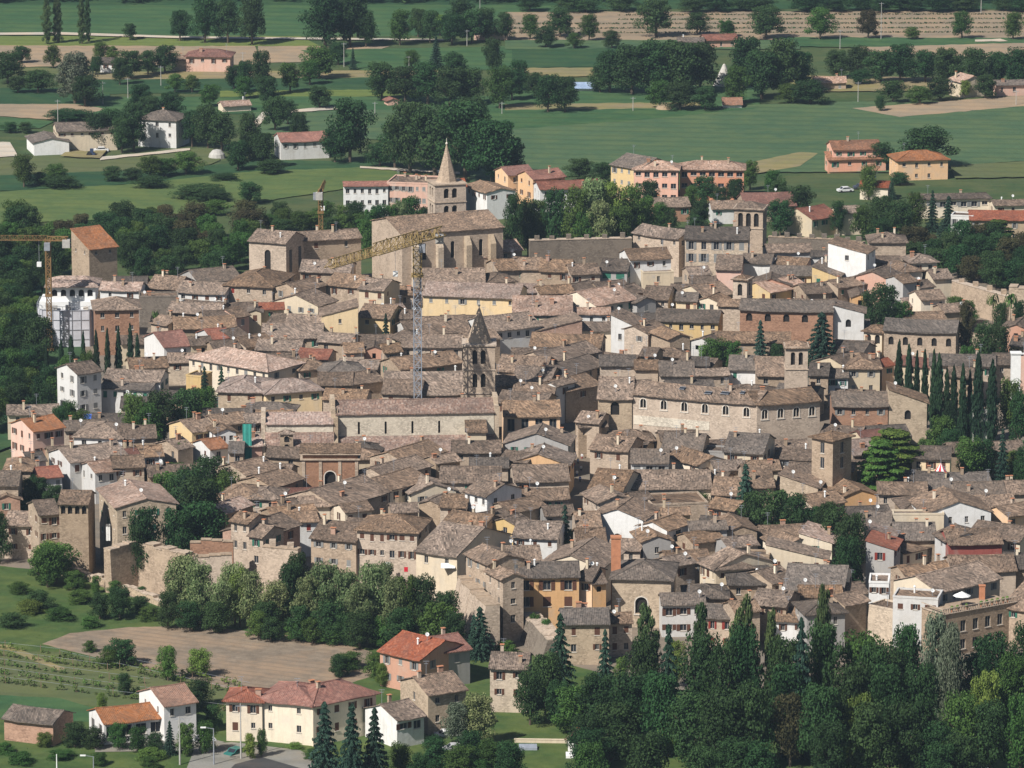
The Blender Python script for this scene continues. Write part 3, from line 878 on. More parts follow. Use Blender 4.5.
OUT = '''
138 118.5 176 120.5 8 h wh g d=10 b=147 nw=3 nf=3 sh=no ch=1 on=farmhouse cat=farmhouse nm=square_three-storey_cream_farmhouse_with_grey_hipped_roof
57 131 117 129 10 x cr g d=9 b=151 nw=6 wh=.7 ch=0 on=barn cat=barn nm=long_barn_with_grey_roof
34 143 69 141.5 12 y wh g b=155 p=12 nw=1 ww=3.4 wh=3.2 wo=.6 sh=no ch=0 on=farm_shed cat=shed nm=white_farm_shed_with_a_wide_dark_door
186 56 230 56.5 8 h pk r b=72 nw=4 nf=2 sh=brown on=farmhouse cat=farmhouse nm=pink_farmhouse_with_red_hipped_roof
100 62 118 62.5 5 x wh g b=73 on=farm_shed cat=shed
172 60 187 60 5 x st b b=71 on=farm_shed cat=shed
281 141.5 329 139.5 9 x wh r b=159 d=9 nw=5 nf=2 ch=0 on=farmhouse cat=farmhouse nm=low_white_farmhouse_with_faded_red_roof
388 101 398 100.5 4 y pk r b=106 win=0 ch=0 on=field_hut cat=hut nm=tiny_pink_hut
223 106 251 104.5 5 x cr p b=112 on=farmhouse cat=farmhouse
723 104 742 104 7 x wh o b=109 ch=0 win=0 on=farm_shed cat=shed nm=small_orange-roofed_shed
575 88 594 88 6 s wh blue b=92 win=0 ch=0 on=farm_shed cat=shed nm=blue-roofed_farm_shed
705 40 738 39 6 x pk r b=48 on=farmhouse cat=farmhouse
678 42 704 42 5 x cr g b=50 on=farmhouse cat=farmhouse
474 32 508 32 5 x pk p b=40 on=farmhouse cat=farmhouse nm=pink_farmhouse_with_pale_roof
814 82 846 82 6 x st p b=90 on=farm_shed cat=shed
962 82 985 80 7 y cr p b=97 on=farmhouse cat=farmhouse
996 85 1032 84 5 x pk g b=96 on=farm_shed cat=shed
833 149.5 881 148.5 7 x sa o b=172 d=9 nw=4 nf=2 on=villa cat=villa nm=two-storey_salmon_pink_villa
+ 828 159.5 886 158 4 s sa o d=4 h=3.8 nw=4 ch=0
898 160.5 948 159 10 h or o b=180 nw=4 nf=2 on=villa cat=villa nm=yellow_villa_with_pyramid_roof
344 186 388 185.5 6 x wh r b=218 nw=6 nf=3 p=12 sh=no ch=0 on=apartment_block cat=apartments nm=white_apartment_block_with_low_red_roof
387 183 434 184.5 5 f pk b b=218 d=11 nw=7 nf=3 ch=4 on=apartment_block cat=apartments nm=pink_flat-topped_apartment_block
434 187 466 186 8 x pk r b=218 nw=5 nf=3 on=apartment_block cat=apartments nm=pink_apartment_block_with_red_roof_behind_the_spire
466 185 487 193 5 x wh b d=8 b=216 p=12 on=apartment_block cat=apartments
508 175 534 173 9 x or r b=203 nw=2 nf=3 on=apartment_block cat=apartments nm=yellow_terrace_house_with_red_roof
533 179 565 176 9 x or r b=207 nw=3 nf=3 on=apartment_block cat=apartments nm=long_yellow_terrace_house_with_red_roof
540 189 600 186.5 8 x wh r b=212 nw=5 nf=3 sh=no on=apartment_block cat=apartments nm=pale_grey-white_terrace_block_with_red_roof
611 164 640 169 8 x ye g d=12 b=200 nw=4 nf=3 sh=grey on=apartment_block cat=apartments nm=pale_yellow_apartment_block_with_stepped_grey_roof
634 169 678 169.5 9 h sa p b=203 nw=5 nf=3 ww=1.4 sh=no on=apartment_block cat=apartments nm=salmon_apartment_block_with_tan_hipped_roof
680 169 744 169.5 9 h sa p b=200 nw=7 nf=2 ww=1.6 sh=no on=apartment_block cat=apartments nm=wide_salmon_apartment_block_with_balconies
655 206.5 690 205.5 9 x br b b=222 on=villa cat=villa nm=brown-roofed_house_among_trees
712 208.5 745 208 8 x wh b b=224 on=villa cat=villa
745 206 796 205 14 x st r b=222 on=villa cat=villa nm=long_red-roofed_house_beside_the_belfry
812 219 838 215 10 x cr r d=11 b=236 on=villa cat=villa nm=cream_gabled_house_with_red_roof
838 213 862 212 7 x cr b b=235 on=villa cat=villa
917 199.5 990 198 8 h cr g b=218 p=9 nw=7 nf=2 ww=1.5 on=apartment_block cat=apartments nm=broad_low_modern_block_with_grey_roof
970 219.5 1034 220 12 x tan r b=244 nw=5 nf=2 p=14 ch=0 on=apartment_block cat=apartments nm=sandy_block_with_red_roof
951 216 973 217 4 f wh b b=242 d=5 nw=3 nf=2 ch=0 on=apartment_block cat=apartments nm=narrow_white_annex
994 205 1034 204 5 x cr b b=220 on=apartment_block cat=apartments
860 186 888 187 6 x cr r b=200 on=villa cat=villa
256 699.5 313 705 16 h cr r d=11 b=747 nw=2 nf=2 sh=no on=villa cat=villa nm=large_cream_villa_with_broad_red_hipped_roof
+ 313 705.5 376 692.5 16 h cr r d=10 nw=4 nf=2 sh=brown ch=2
+ 226 700 262 701 10 h cr r d=7 nw=2 nf=2 ch=1
380 650 421 659.5 14 x pk r d=12 b=694 nw=3 nf=2 ns=2 sh=grey on=villa cat=villa nm=tall_pink_house_with_wide_red_roof
+ 444 652 470 648 9 x gy r d=9 nw=1 ch=1
428 694.5 466 689 14 x tan b d=10 b=736 nw=2 nf=2 ns=1 nm=tan_stone_house_with_a_lit_gable sh=no on=stone_house
397 720 424 714.5 9 x wh b d=9 b=750 nw=2 ww=1.5 sh=brown ns=0 nm=small_white_house_behind_the_spruces
490 667 527 668 14 x tan b b=716 nw=2 nf=3 sh=brown nm=tall_narrow_tan_house
104 723 163 716.5 8 x wh o d=8 b=746 nw=4 wh=1.8 ww=1.8 sh=no ch=0 on=farm_building cat=farmhouse nm=low_white_farm_building_with_orange_roof
164 705.5 196 701 12 x wh o d=10 b=743 nw=2 nf=1 sh=no ch=0 on=farm_building cat=farmhouse nm=upper_white_farmhouse_with_orange_roof
4 717.5 53 723.5 10 x br g d=7 b=747 win=0 ch=0 on=brick_shed cat=shed nm=red_brick_shed_with_grey_roof
568 739 590 741 6 y wh b b=756 on=garden_shed cat=shed nm=small_white_gabled_shed
700 752 735 752 5 x cr g b=762 on=garden_shed cat=shed nm=low_shed_under_the_dark_trees
0 470 2 470 0 f st b win=0 d=2 h=2
'''
OUT = OUT.replace("0 470 2 470 0 f st b win=0 d=2 h=2\n", "")
houses(OUT)  # grey wing of the tall pink house: shade painted into its wall colour
# ------------------------------------------------------------------ landmarks
def place(xA, yA, xB, yB, h):
    A, B = at(xA, yA, h), at(xB, yB, h); AB = B-A; rot = math.atan2(AB.y, AB.x); return A, B, AB.length, rot
def block(name, xA, yA, xB, yB, h, d):
    A, B, w, rot = place(xA, yA, xB, yB, h); n = Vector((-math.sin(rot), math.cos(rot), 0)); c = (A+B)/2+n*d/2; c.z = 0
    FOOT.append((c, rot, w/2, d/2)); VIS.append((min(xA,xB), max(xA,xB), min(yA,yB)-6, max(yA,yB)+22))
    return empty(name, c, rot), w
def arches(root, wm, w, d, specs, wallc, sides=((0,-1,0),)):
    pass
def bell_tower(name, xA, yA, xB, yB, h, d, levels, wallc, roof, label, tier=3.6, cols=0, nb=2, ww=1.1, wh=2.6, mirror=None):
    """square bell tower with arched openings on every side, backed by panes painted dark as inner shade"""
    root, w = block(name, xA, yA, xB, yB, h, d); hw, hd = w/2, d/2; wm = MB()
    fs = [((-hw,-hd),(hw,-hd),(0,-1),w,0), ((hw,-hd),(hw,hd),(1,0),d,R(90)), ((hw,hd),(-hw,hd),(0,1),w,R(180)), ((-hw,hd),(-hw,-hd),(-1,0),d,-R(90))]
    for p0, p1, n, L, a in fs:
        hs = []
        for lv in range(levels):
            for k in range(nb):
                u = L/2+(k-(nb-1)/2)*(ww+.75)
                z1 = h-.9-lv*tier; hs.append((u-ww/2, z1-wh, u+ww/2, z1, .5))
        wall_face(wm, p0, p1, 0, h, hs, n)
        dv = Vector(p1)-Vector(p0); dv.normalize()
        for q in hs:
            u = (q[0]+q[2])/2; x, y = p0[0]+dv.x*u, p0[1]+dv.y*u
            inst('arched_opening', arch_mesh(ww, wh, wallc, False, cols, .5), root, (x,y,q[1]), a)
    wo = wm.build('wall', wall_mat(wallc), root)
    cm = MB()
    for lv in range(levels+1):
        z = h-.05-lv*tier+(0 if lv == 0 else -.15); e = .18 if lv else .3
        if lv == 0: cm.box(-hw-e,-hd-e,z,hw+e,hd+e,z+.3)
        else:
            cm.box(-hw-e,-hd-e,z,hw+e,-hd-.002,z+.2); cm.box(-hw-e,hd+.002,z,hw+e,hd+e,z+.2); cm.box(-hw-e,-hd-.001,z,-hw-.002,hd+.001,z+.2); cm.box(hw+.002,-hd-.001,z,hw+e,hd+.001,z+.2)
    cm.build('cornice', wall_mat(wallc), root)
    if roof[0] == 'spire':
        sh, rr, n = roof[1], min(hw, hd)*roof[2], 8
        sp = MB(); sp.lathe([(rr*1.12,0), (rr,.25), (rr*.52,sh*.5), (0.12,sh)], n, 0, (0,0,h+.25)); 
        s = sp.build('spire', wall_mat('st'), root)
        f = MB(); f.lathe([(.1,0), (.3,.2), (.3,.45), (.08,.7), (.06,1.6), (0,1.7)], 8, 0, (0,0,h+.2+sh)); f.build('finial', M['stone'], s)
    else:
        rm = MB(); rng = random.Random(name+str(xA)); tp = math.tan(R(22)); ov = .5; z = h+.3-ov*tp
        a, b = hw+ov, hd+ov; m_ = min(hw, hd); rz = h+.3+m_*tp
        for E0, E1 in (((-a,-b,z),(a,-b,z)), ((a,-b,z),(a,b,z)), ((a,b,z),(-a,b,z)), ((-a,b,z),(-a,-b,z))): slope(rm, E0, E1, (0,0,rz), (0,0,rz), rng)
        rm.build('roof', roof_mat(roof[1]), root)
    bl = MB(); bl.lathe([(.55,0),(.45,.2),(.35,.7),(.2,.9),(0,.95)], 10, 0, (0,0,h-2.6)); bl.bar((-hw+.5,0,h-1.6), (hw-.5,0,h-1.6), .15, 0); bl.build('bell', plain('bronze', (.15,.12,.06), .5, .7), root)
    tag(root, label, 'bell tower'); return root
bell_tower('bell_tower', 435, 185.5, 466, 184, 22, 7, 3, 'st', ('spire', 9, .72, 'st'), 'tall sandy bell tower with a pointed stone spire behind the big church', tier=4.2, ww=1.3, wh=2.4)
bell_tower('bell_tower', 463, 346, 495, 346, 18, 6.6, 2, 'st', ('spire', 7.5, .78, 'g'), 'slender grey-brown belfry with a small tapering spire in mid town', tier=5, ww=1.0, wh=3)
bell_tower('bell_tower', 734, 209, 763, 210, 14, 6.5, 1, 'st', ('hip', 'b'), 'stone belfry with three tall open arches beside the sandy palace', nb=3, ww=1.2, wh=3.4, tier=4.6)
bell_tower('bell_tower', 733, 279.5, 747, 280.5, 12, 4, 1, 'st', ('hip', 'b'), 'small stone belfry with a single arch in each side', nb=1, ww=1.1, wh=2.8, tier=4.4)
bell_tower('bell_tower', 786, 348, 808, 348, 17, 4.8, 1, 'st', ('hip', 'b'), 'square stone bell tower with twin arched openings behind the long palace', nb=2, ww=.9, wh=2.8, tier=4.5)

# the big church: lit bare gable front, long flank with buttresses
root, w = block('church', 402, 234.5, 503, 227, 16, 20); root.name = 'church'
hw, hd, h = w/2, 10, 16; wm = MB(); tp = math.tan(R(13))
fl = [(w*k-.5, 9.5, w*k+.5, 13.5, .4) for k in (.22,.5,.78)]
wall_face(wm, (-hw,-hd), (hw,-hd), 0, h, fl, (0,-1)); wall_face(wm, (hw,-hd), (hw,hd), 0, h, [], (1,0)); wall_face(wm, (hw,hd), (-hw,hd), 0, h, [], (0,1))
wall_face(wm, (-hw,hd), (-hw,-hd), 0, h, [(9.3,11.5,10.7,13.5,.4)], (-1,0))
for sx in (-1,1): P = [(sx*hw,-hd,h), (sx*hw,hd,h), (sx*hw,0,h+hd*tp)]; wm.face(P if sx > 0 else P[::-1])
wm.build('wall', wall_mat('st'), root)
rm = MB(); rng = random.Random(5); z = h+.16-.5*tp; rz = h+.16+hd*tp; e = hw+.3
slope(rm, (-e,-hd-.5,z), (e,-hd-.5,z), (e,0,rz), (-e,0,rz), rng); slope(rm, (e,hd+.5,z), (-e,hd+.5,z), (-e,0,rz), (e,0,rz), rng); rm.tube((-e,0,rz), (e,0,rz), .16, .16, 6)
ro = rm.build('roof', roof_mat('b'), root)
for k in (.12,.36,.64,.88):
    b = MB(); x = -hw+w*k; b.box(x-.7,-hd-1.6,0,x+.7,-hd-.002,12.5); b.face([(x-.7,-hd-1.6,12.5),(x+.7,-hd-1.6,12.5),(x+.7,-hd-.002,14.5),(x-.7,-hd-.002,14.5)]); b.face([(x+.7,-hd-1.6,12.5),(x+.7,-hd-.002,12.5),(x+.7,-hd-.002,14.5)]); b.face([(x-.7,-hd-1.6,12.5),(x-.7,-hd-.002,14.5),(x-.7,-hd-.002,12.5)])
    b.build('buttress', wall_mat('tan'), root)
for q in fl: inst('arched_window', arch_mesh(1, 4, 'st', False), root, (-hw+(q[0]+q[2])/2,-hd,9.5))
inst('arched_window', arch_mesh(1.4, 2, 'st', False), root, (-hw,-.0,11.5), -R(90))
tag(root, 'big stone church with a bare lit gable front and buttressed flank', 'church')

# the long church with slit windows (two stretches, aisle roofs and a little belfry)
def nave(xA, yA, xB, yB, h, d, aisle, slits, label):
    root, w = block('church', xA, yA, xB, yB, h, d); hw, hd = w/2, d/2; wm = MB(); tp = math.tan(R(20)); rng = random.Random(xA)
    hs = [(w*(i+.85)/(slits+.9)-.22, h-4.2, w*(i+.85)/(slits+.9)+.22, h-1.6, .4) for i in range(slits)]
    wall_face(wm, (-hw,-hd), (hw,-hd), 0, h, hs, (0,-1)); wall_face(wm, (hw,-hd), (hw,hd), 0, h, [], (1,0)); wall_face(wm, (hw,hd), (-hw,hd), 0, h, [], (0,1)); wall_face(wm, (-hw,hd), (-hw,-hd), 0, h, [], (-1,0))
    for sx in (-1,1): P = [(sx*hw,-hd,h), (sx*hw,hd,h), (sx*hw,0,h+hd*tp)]; wm.face(P if sx > 0 else P[::-1])
    wm.build('wall', wall_mat('ps'), root)
    for q in hs: inst('slit_window', arch_mesh(.44, 2.6, 'ps', False), root, (-hw+(q[0]+q[2])/2,-hd,q[1]))
    rm = MB(); z = h+.16-.4*tp; rz = h+.16+hd*tp; e = hw+.1
    slope(rm, (-e,-hd-.4,z), (e,-hd-.4,z), (e,0,rz), (-e,0,rz), rng); slope(rm, (e,hd+.4,z), (-e,hd+.4,z), (-e,0,rz), (e,0,rz), rng); rm.tube((-e,0,rz), (e,0,rz), .16, .16, 6)
    rm.build('roof', roof_mat('p2'), root)
    ah, ad = aisle; a = MB(); a.box(-hw,-hd-ad,0,hw,-hd-.002,ah-.2); t2 = math.tan(R(17))
    for sx in (-1, 1): P = [(sx*hw,-hd-ad,ah-.2), (sx*hw,-hd-.002,ah-.2), (sx*hw,-hd-.002,ah+ad*t2)]; a.face(P if sx > 0 else P[::-1])
    aw = a.build('aisle', wall_mat('tan'), root)
    am = MB(); slope(am, (-hw-.2,-hd-ad-.4,ah+.05-.4*t2), (hw+.2,-hd-ad-.4,ah+.05-.4*t2), (hw+.2,-hd-.01,ah+.05+ad*t2), (-hw-.2,-hd-.01,ah+.05+ad*t2), rng); am.build('aisle_roof', roof_mat('p2'), aw)
    for sx in (-1, 1):
        g = MB(); x = sx*(hw+.55)
        for i, (y0, y1) in enumerate(((-hd-ad-.6,-hd), (-hd,-hd/2), (-hd/2,0), (0,hd/2), (hd/2,hd))):
            zz = (ah+.4, h+.7+hd*tp*.3, h+.9+hd*tp, h+.9+hd*tp, h+.7+hd*tp*.3)[i]; g.box(x-.45,y0+.001,0,x+.45,y1-.001,zz)
        g.build('end_wall', wall_mat('tan'), root)
    tag(root, label, 'church'); return root, w, hw, hd
ROOFC['p2'] = ((.36,.235,.185), (.20,.145,.125), (.55,.43,.36))
r_, w, hw, hd = nave(336, 414.5, 494, 412, 12, 9.5, (5.4, 6.5), 5, 'long pale stone church with five slit windows and tiled aisle')
x = hw-3.5; m = MB(); m.box(x-2.2,-hd-4.5,5,x+1.6,-hd-.01,9.0); ch = m.build('side_chapel', wall_mat('cr'), r_)
m = MB(); slope(m, (x-2.5,-hd-5,9.0), (x+1.9,-hd-5,9.0), (x+1.9,-hd-.01,10.5), (x-2.5,-hd-.01,10.5), random.Random(2)); m.build('chapel_roof', roof_mat('b'), ch)
r_, w, hw, hd = nave(266, 424, 333, 423.5, 10.5, 7.5, (7.2, 5), 0, 'lower half of the pale church carrying a tiny gabled belfry')
t = MB(); t.box(-hw*.38-1.3,-hd-5.8,0,-hw*.38+1.3,-hd-4.2,9.8); b_ = t.build('bell_gable', wall_mat('st'), r_)
for z in (8.1, 6.4): inst('arched_opening', arch_mesh(1.0, 1.3, 'st', False), b_, (-hw*.38,-hd-5.85-.4,z))
t = MB(); slope(t, (-hw*.38-1.7,-hd-6.2,9.8), (-hw*.38+1.7,-hd-6.2,9.8), (-hw*.38+.05,-hd-5,10.5), (-hw*.38-.05,-hd-5,10.5), random.Random(3)); slope(t, (-hw*.38+1.7,-hd-3.8,9.8), (-hw*.38-1.7,-hd-3.8,9.8), (-hw*.38-.05,-hd-5,10.5), (-hw*.38+.05,-hd-5,10.5), random.Random(3)); t.build('belfry_roof', roof_mat('b'), b_)

# the brick theatre with one arch
root, w = block('theatre', 302, 453, 358, 453, 12, 5); hw, hd = w/2, 2.5; m = MB()
wall_face(m, (-hw,-hd), (hw,-hd), 0, 10.6, [(hw-1.1, 3.5, hw+1.1, 8.3, .5)], (0,-1)); wall_face(m, (hw,-hd), (hw,hd), 0, 10.6, [], (1,0)); wall_face(m, (hw,hd), (-hw,hd), 0, 10.6, [], (0,1)); wall_face(m, (-hw,hd), (-hw,-hd), 0, 10.6, [], (-1,0))
m.box(-hw+.1,-hd+.1,10.85,hw-.1,hd-.1,11.7); m.build('wall', wall_mat('br'), root)
m = MB(); m.box(-hw-.4,-hd-.4,10.6,hw+.4,hd+.4,10.85); m.box(-hw-.5,-hd-.5,11.7,hw+.5,hd+.5,12)
for x in (-hw+.3, -1.9, 1.9, hw-.3): m.box(x-.3,-hd-.15,0,x+.3,-hd-.003,10.59)
m.build('cornice', wall_mat('st'), root)
inst('arched_window', arch_mesh(2.2, 4.8, 'br', True, 0, .5), root, (0,-hd,3.5))
m = MB(); slope(m, (-hw-.5,-hd-.5,12.1), (hw+.5,-hd-.5,12.1), (hw+.5,hd,12.9), (-hw-.5,hd,12.9), random.Random(8)); m.box(-hw,hd-.3,11.9,hw,hd-.05,12.6); m.build('roof', roof_mat('b'), root)
tag(root, 'square red brick theatre front with one arch and double cornice', 'theatre')

# the long palace with twin-light windows
house('598 398 632 398.5 22 x tan b h=12 win=a nw=1 ww=1.8 wh=2.8 ch=1 sh=no on=palace cat=palace nm=x lab=low_sandy_palace_wing_with_a_single_arched_window')
pal = house('633 393.5 757 404 22 x st b d=11 h=13 win=b nw=6 wo=.9 ch=1 sh=no p=15 on=palace cat=palace nm=x lab=long_sandy_stone_palace_with_white-framed_twin-light_windows_and_skylights')
house('+ 757 404.5 820 400 20 x st b d=11 h=13 win=b nw=4 wo=1.2 ch=0 sh=no p=15'[1:].strip(), pal)
rfo = [c for c in pal.children if c.name.startswith('roof')][0]
_w = (at(757,404,13)-at(633,393.5,13)).length; m = MB(); m.box(-_w/2+.2,-5.56,6.6,_w*.12,-5.501,8.5); m.build('plaster_band', wall_mat('ps'), pal)
for x, y, sx in ((2,-3,1.5), (-4,-2,1.2), (5.5,-2.5,1.8), (9,-1.7,1.0)):
    m = MB(); a = math.tan(R(15)); z = lambda yy: 13.16+5.5*a-abs(yy)*a+.12
    m.face([(x-sx/2,y-.5,z(y-.5)), (x+sx/2,y-.5,z(y-.5)), (x+sx/2,y+.5,z(y+.5)), (x-sx/2,y+.5,z(y+.5))]); m.bar((x-sx/2,y-.5,z(y-.5)), (x+sx/2,y-.5,z(y-.5)), .1, 1); m.bar((x-sx/2,y+.5,z(y+.5)), (x+sx/2,y+.5,z(y+.5)), .1, 1)
    m.build('skylight', [M['glass'], M['metal']], rfo)

# wrapped building under works
root = empty('wrapped_building', at(66, 349, 0)+Vector((0, 6, 0))); h = (349-313)/4.15/.975; m = MB(); n = 10
pts = [(-6.6,-2), (-5.2,-5.2), (-.5,-6.3), (5.3,-5.6), (6.6,-3.8), (6.6,5.5), (-6.6,5.5)]
for i in range(len(pts)):
    p, q = pts[i], pts[(i+1)%len(pts)]
    for k in range(4):
        a = [p[0]+(q[0]-p[0])*t/4 for t in (k, k+1)]; b = [p[1]+(q[1]-p[1])*t/4 for t in (k, k+1)]
        for j in range(5):
            z0, z1 = h*j/5, h*(j+1)/5; m.face([(a[0],b[0],z0), (a[1],b[1],z0), (a[1],b[1],z1), (a[0],b[0],z1)])
m.face([(p[0],p[1],h-.2) for p in pts]); m.build('netting', M['netting'], root)
m = MB()
for i in range(len(pts)):
    p, q = Vector((*pts[i],0)), Vector((*pts[(i+1)%len(pts)],0)); k = max(1, round((q-p).length/2.2))
    o = 1.02
    for t in range(k): c = p.lerp(q, t/k)*o; m.bar((c.x,c.y,0), (c.x,c.y,h+.9), .08)
    for z in (h*.25, h*.5, h*.75, h, h+.9): m.bar((p.x*o,p.y*o,z), (q.x*o,q.y*o,z), .07)
m.build('scaffold', M['metal'], root)
m = MB()
def upper(m, x0, y0, z0, x1, y1, z1): m.box(x0, y0, z0, x1, y1, z1)
upper(m, -6,-4,h-.15,6.2,5,h+1.6); m.build('upper_wall', M['white'], root)
m = MB(); wall_face(m, (-4,-3), (6.6,-3), h+1.6, h+4.9, [(.8+i*2.0,h+2.6,2.0+i*2.0,h+4.2,.4) for i in range(5)], (0,-1)); wall_face(m, (6.6,-3), (6.6,5.4), h+1.6, h+4.9, [], (1,0)); wall_face(m, (-4,5.4), (-4,-3), h+1.6, h+4.9, [(3,h+2.6,4.2,h+4.2,.4)], (-1,0)); wall_face(m, (6.6,5.4), (-4,5.4), h+1.6, h+4.9, [], (0,1))
lo = m.build('loggia', M['white'], root)
for i in range(5): inst('window', arch_mesh(1.2, 1.6, 'wh', False), lo, (-4+1.4+i*2.0,-3,h+2.6))
m = MB(); rng = random.Random(4); a0, a1, b0, b1, z, rz = -4.9, 7.5, -3.9, 6.3, h+4.95, h+6.6
slope(m, (a0,b0,z), (a1,b0,z), (4,1.2,rz), (-1.5,1.2,rz), rng); slope(m, (a1,b1,z), (a0,b1,z), (-1.5,1.2,rz), (4,1.2,rz), rng); slope(m, (a1,b0,z), (a1,b1,z), (4,1.2,rz), (4,1.2,rz), rng); slope(m, (a0,b1,z), (a0,b0,z), (-1.5,1.2,rz), (-1.5,1.2,rz), rng)
m.build('roof', roof_mat('p'), root)
for x in (-4.5,-3,0,4):
    m = MB(); m.box(x,-5.5,h+.02,x+1.1,-4.6,h+1+.5*math.sin(x)); m.build('building_material', M['concrete'] if x < 0 else M['stone'], root)
tag(root, 'building wrapped in grey scaffold netting with white loggia on top', 'building under repair')
FOOT.append((root.location.copy(), 0, 8, 7)); VIS.append((35, 90, 272, 350))
house('95 309.5 139 308.5 9 h br b d=10 h=11 nf=2 nw=3 sh=no ch=0 nm=apse-like_brick_building_beside_the_netting')
house('100 289 140 290 8 x wh p h=8 nw=2')

# tower cranes
def lattice(mb, p, q, wd, n, t, m=0, tri=False):
    p, q = Vector(p), Vector(q); d = (q-p).normalized(); up = Vector((0,0,1)) if abs(d.z) < .9 else Vector((0,1,0))
    a = d.cross(up).normalized(); b = a.cross(d).normalized()
    C = [-a*wd/2, a*wd/2, b*wd*.9] if tri else [(-a-b)*wd/2, (a-b)*wd/2, (a+b)*wd/2, (-a+b)*wd/2]
    for c in C: mb.bar(p+c, q+c, t, m)
    for i in range(n):
        for k in range(len(C)):
            c0, c1 = C[k], C[(k+1)%len(C)]; P, Q = p.lerp(q, i/n), p.lerp(q, (i+1)/n)
            if i % 2: c0, c1 = c1, c0
            mb.bar(P+c0, Q+c1, t*.7, m); mb.bar(P+c0, P+c1, t*.6, m)
def crane(base, H, top, jib, cj, wd, c_mast, c_top, label, jw, n, hook=.4):
    root = empty('tower_crane', base); 
    m = MB(); lattice(m, (0,0,0), (0,0,top), wd, int(top/wd/1.1), .17); m.box(-wd,-wd,0,wd,wd,.8); m.build('mast', c_mast, root)
    m = MB(); lattice(m, (0,0,top+.01), (0,0,H), wd*1.08, max(2, int((H-top)/wd/1.1)), .24); m.box(-wd*.8,-wd*.8,top-.3,wd*.8,wd*.8,top+.25); m.build('tower_top', c_top, root)
    J = Vector(jib); m = MB(); lattice(m, (0,0,H-.5), (J.x*.5,J.y*.5,H-.5+J.z*.5), jw, n, .065*jw, 0, True); lattice(m, (J.x*.5,J.y*.5,H-.5+J.z*.5), (J.x,J.y,H-.5+J.z), jw*.72, n, .058*jw, 0, True); m.build('jib', c_top, root)
    Cn = Vector(cj); m = MB(); lattice(m, (0,0,H-.5), (Cn.x,Cn.y,H-.5), jw*.8, 4, .22, 0, True); j2 = m.build('counter_jib', c_top, root)
    m = MB(); u = Cn.normalized(); p = Cn*.9; m.bar((p.x,p.y,H-2.1), (p.x,p.y,H-.3), 1.7); m.build('counterweight', M['concrete'], j2)
    m = MB(); m.bar((u.y*1.2,-u.x*1.2,H-2.6), (u.y*1.2,-u.x*1.2,H-.9), 1.3); m.build('cab', M['metal'], root)
    q = J*hook; m = MB(); m.bar((q.x,q.y,H-.8), (q.x,q.y,H-5.5), .07); m.box(q.x-.5,q.y-.5,H-6.5,q.x+.5,q.y+.5,H-5.5,1); m.build('hook_block', [M['metal'], M['white']], root)
    tag(root, label, 'tower crane'); return root
b0 = at(418, 441); s = ppm(b0); Hc = (441-241)/s/.975
crane(b0, Hc, Hc-7.5, (-17.5,-26,-.6), (5,7.5,0), 1.55, M['bluegrey'], M['yellow'], 'tall tower crane with blue-grey lattice mast and yellow jib over mid town', 2.6, 12, .25)
b1 = at(50, 352); s = ppm(b1); Hc = (352-239)/s/.975
crane(b1, Hc, Hc*.5, (-24,.5,0), (4.6,-.3,0), 1.0, M['rust'], M['rust'], 'small rusty orange crane standing behind the netting-wrapped building', 1.2, 14, .085)
b2 = at(321, 246); s = ppm(b2); Hc = (246-190)/s/.975
crane(b2, Hc, Hc*.6, (.5,14,0), (-.3,-3,0), 1.0, M['rust'], M['rust'], 'orange crane mast half hidden behind the trees left of the spire', 1.1, 10, .5)

# stone walls of the town
def stone_wall(pts, h, th, label, merlon=0, slant=0, code='st', cap=True):
    P = [at(x, y, h) for x, y in pts]; c = sum(P, Vector())/len(P); c.z = 0; root = empty('town_wall', c); rng = random.Random(label)
    m = MB(); cp = MB()
    for p, q in zip(P, P[1:]):
        L = (q-p).length; d = (q-p)/L; n = Vector((-d.y, d.x, 0)); k = max(1, round(L/2.2))
        for i in range(k):
            a, b = p+d*L*i/k-c, p+d*L*(i+1)/k-c; a.z = b.z = 0; z = h+rng.uniform(-.35,.25)*(0 if merlon else 1)
            A0, B0 = a-n*slant, b-n*slant; T = Vector((0,0,z))
            m.face([A0, B0, b+T, a+T]); m.face([b+n*th, a+n*th, a+n*th+T, b+n*th+T]); m.face([a+T, b+T, b+n*th+T, a+n*th+T]); m.face([A0, a+T, a+n*th+T, a+n*th]); m.face([B0, b+n*th, b+n*th+T, b+T])
            if cap: 
                e = .12; aa, bb = a-n*e, b-n*e; z0 = Vector((0,0,z+.003)); z1 = Vector((0,0,z+.2)); w2 = n*(th+2*e)
                cp.face([aa+z1, bb+z1, bb+w2+z1, aa+w2+z1]); cp.face([aa+z0, bb+z0, bb+z1, aa+z1]); cp.face([aa+z0, aa+z1, aa+w2+z1, aa+w2+z0]); cp.face([bb+z0, bb+w2+z0, bb+w2+z1, bb+z1])
        if merlon:
            k = max(1, round(L/merlon))
            for i in range(k):
                a = p+d*(L*(i+.5)/k)-c; a.z = 0; m.bar((a.x+n.x*th/2,a.y+n.y*th/2,h+.201), (a.x+n.x*th/2,a.y+n.y*th/2,h+.201+rng.uniform(.7,1.2)), min(1.2, th))
    wo = m.build('masonry', wall_mat(code), root)
    if cap: cp.build('coping', wall_mat('st'), root)
    tag(root, label, 'wall'); return root
stone_wall([(530,241),(560,240),(632,238.5)], 9, 1.6, 'grey crumbling town wall with small merlons below the tree-covered bank', 4.2, 0, 'sd')
stone_wall([(768,237),(830,239.5),(863,243)], 8, 1.2, 'long low grey wall running left of the tall windowless pale house', 3, 0, 'sd')
stone_wall([(952,281),(980,289),(1008,297)], 7, 1.5, 'pale town wall with ragged coping below the dark grove', 5.5, .6, 'st')
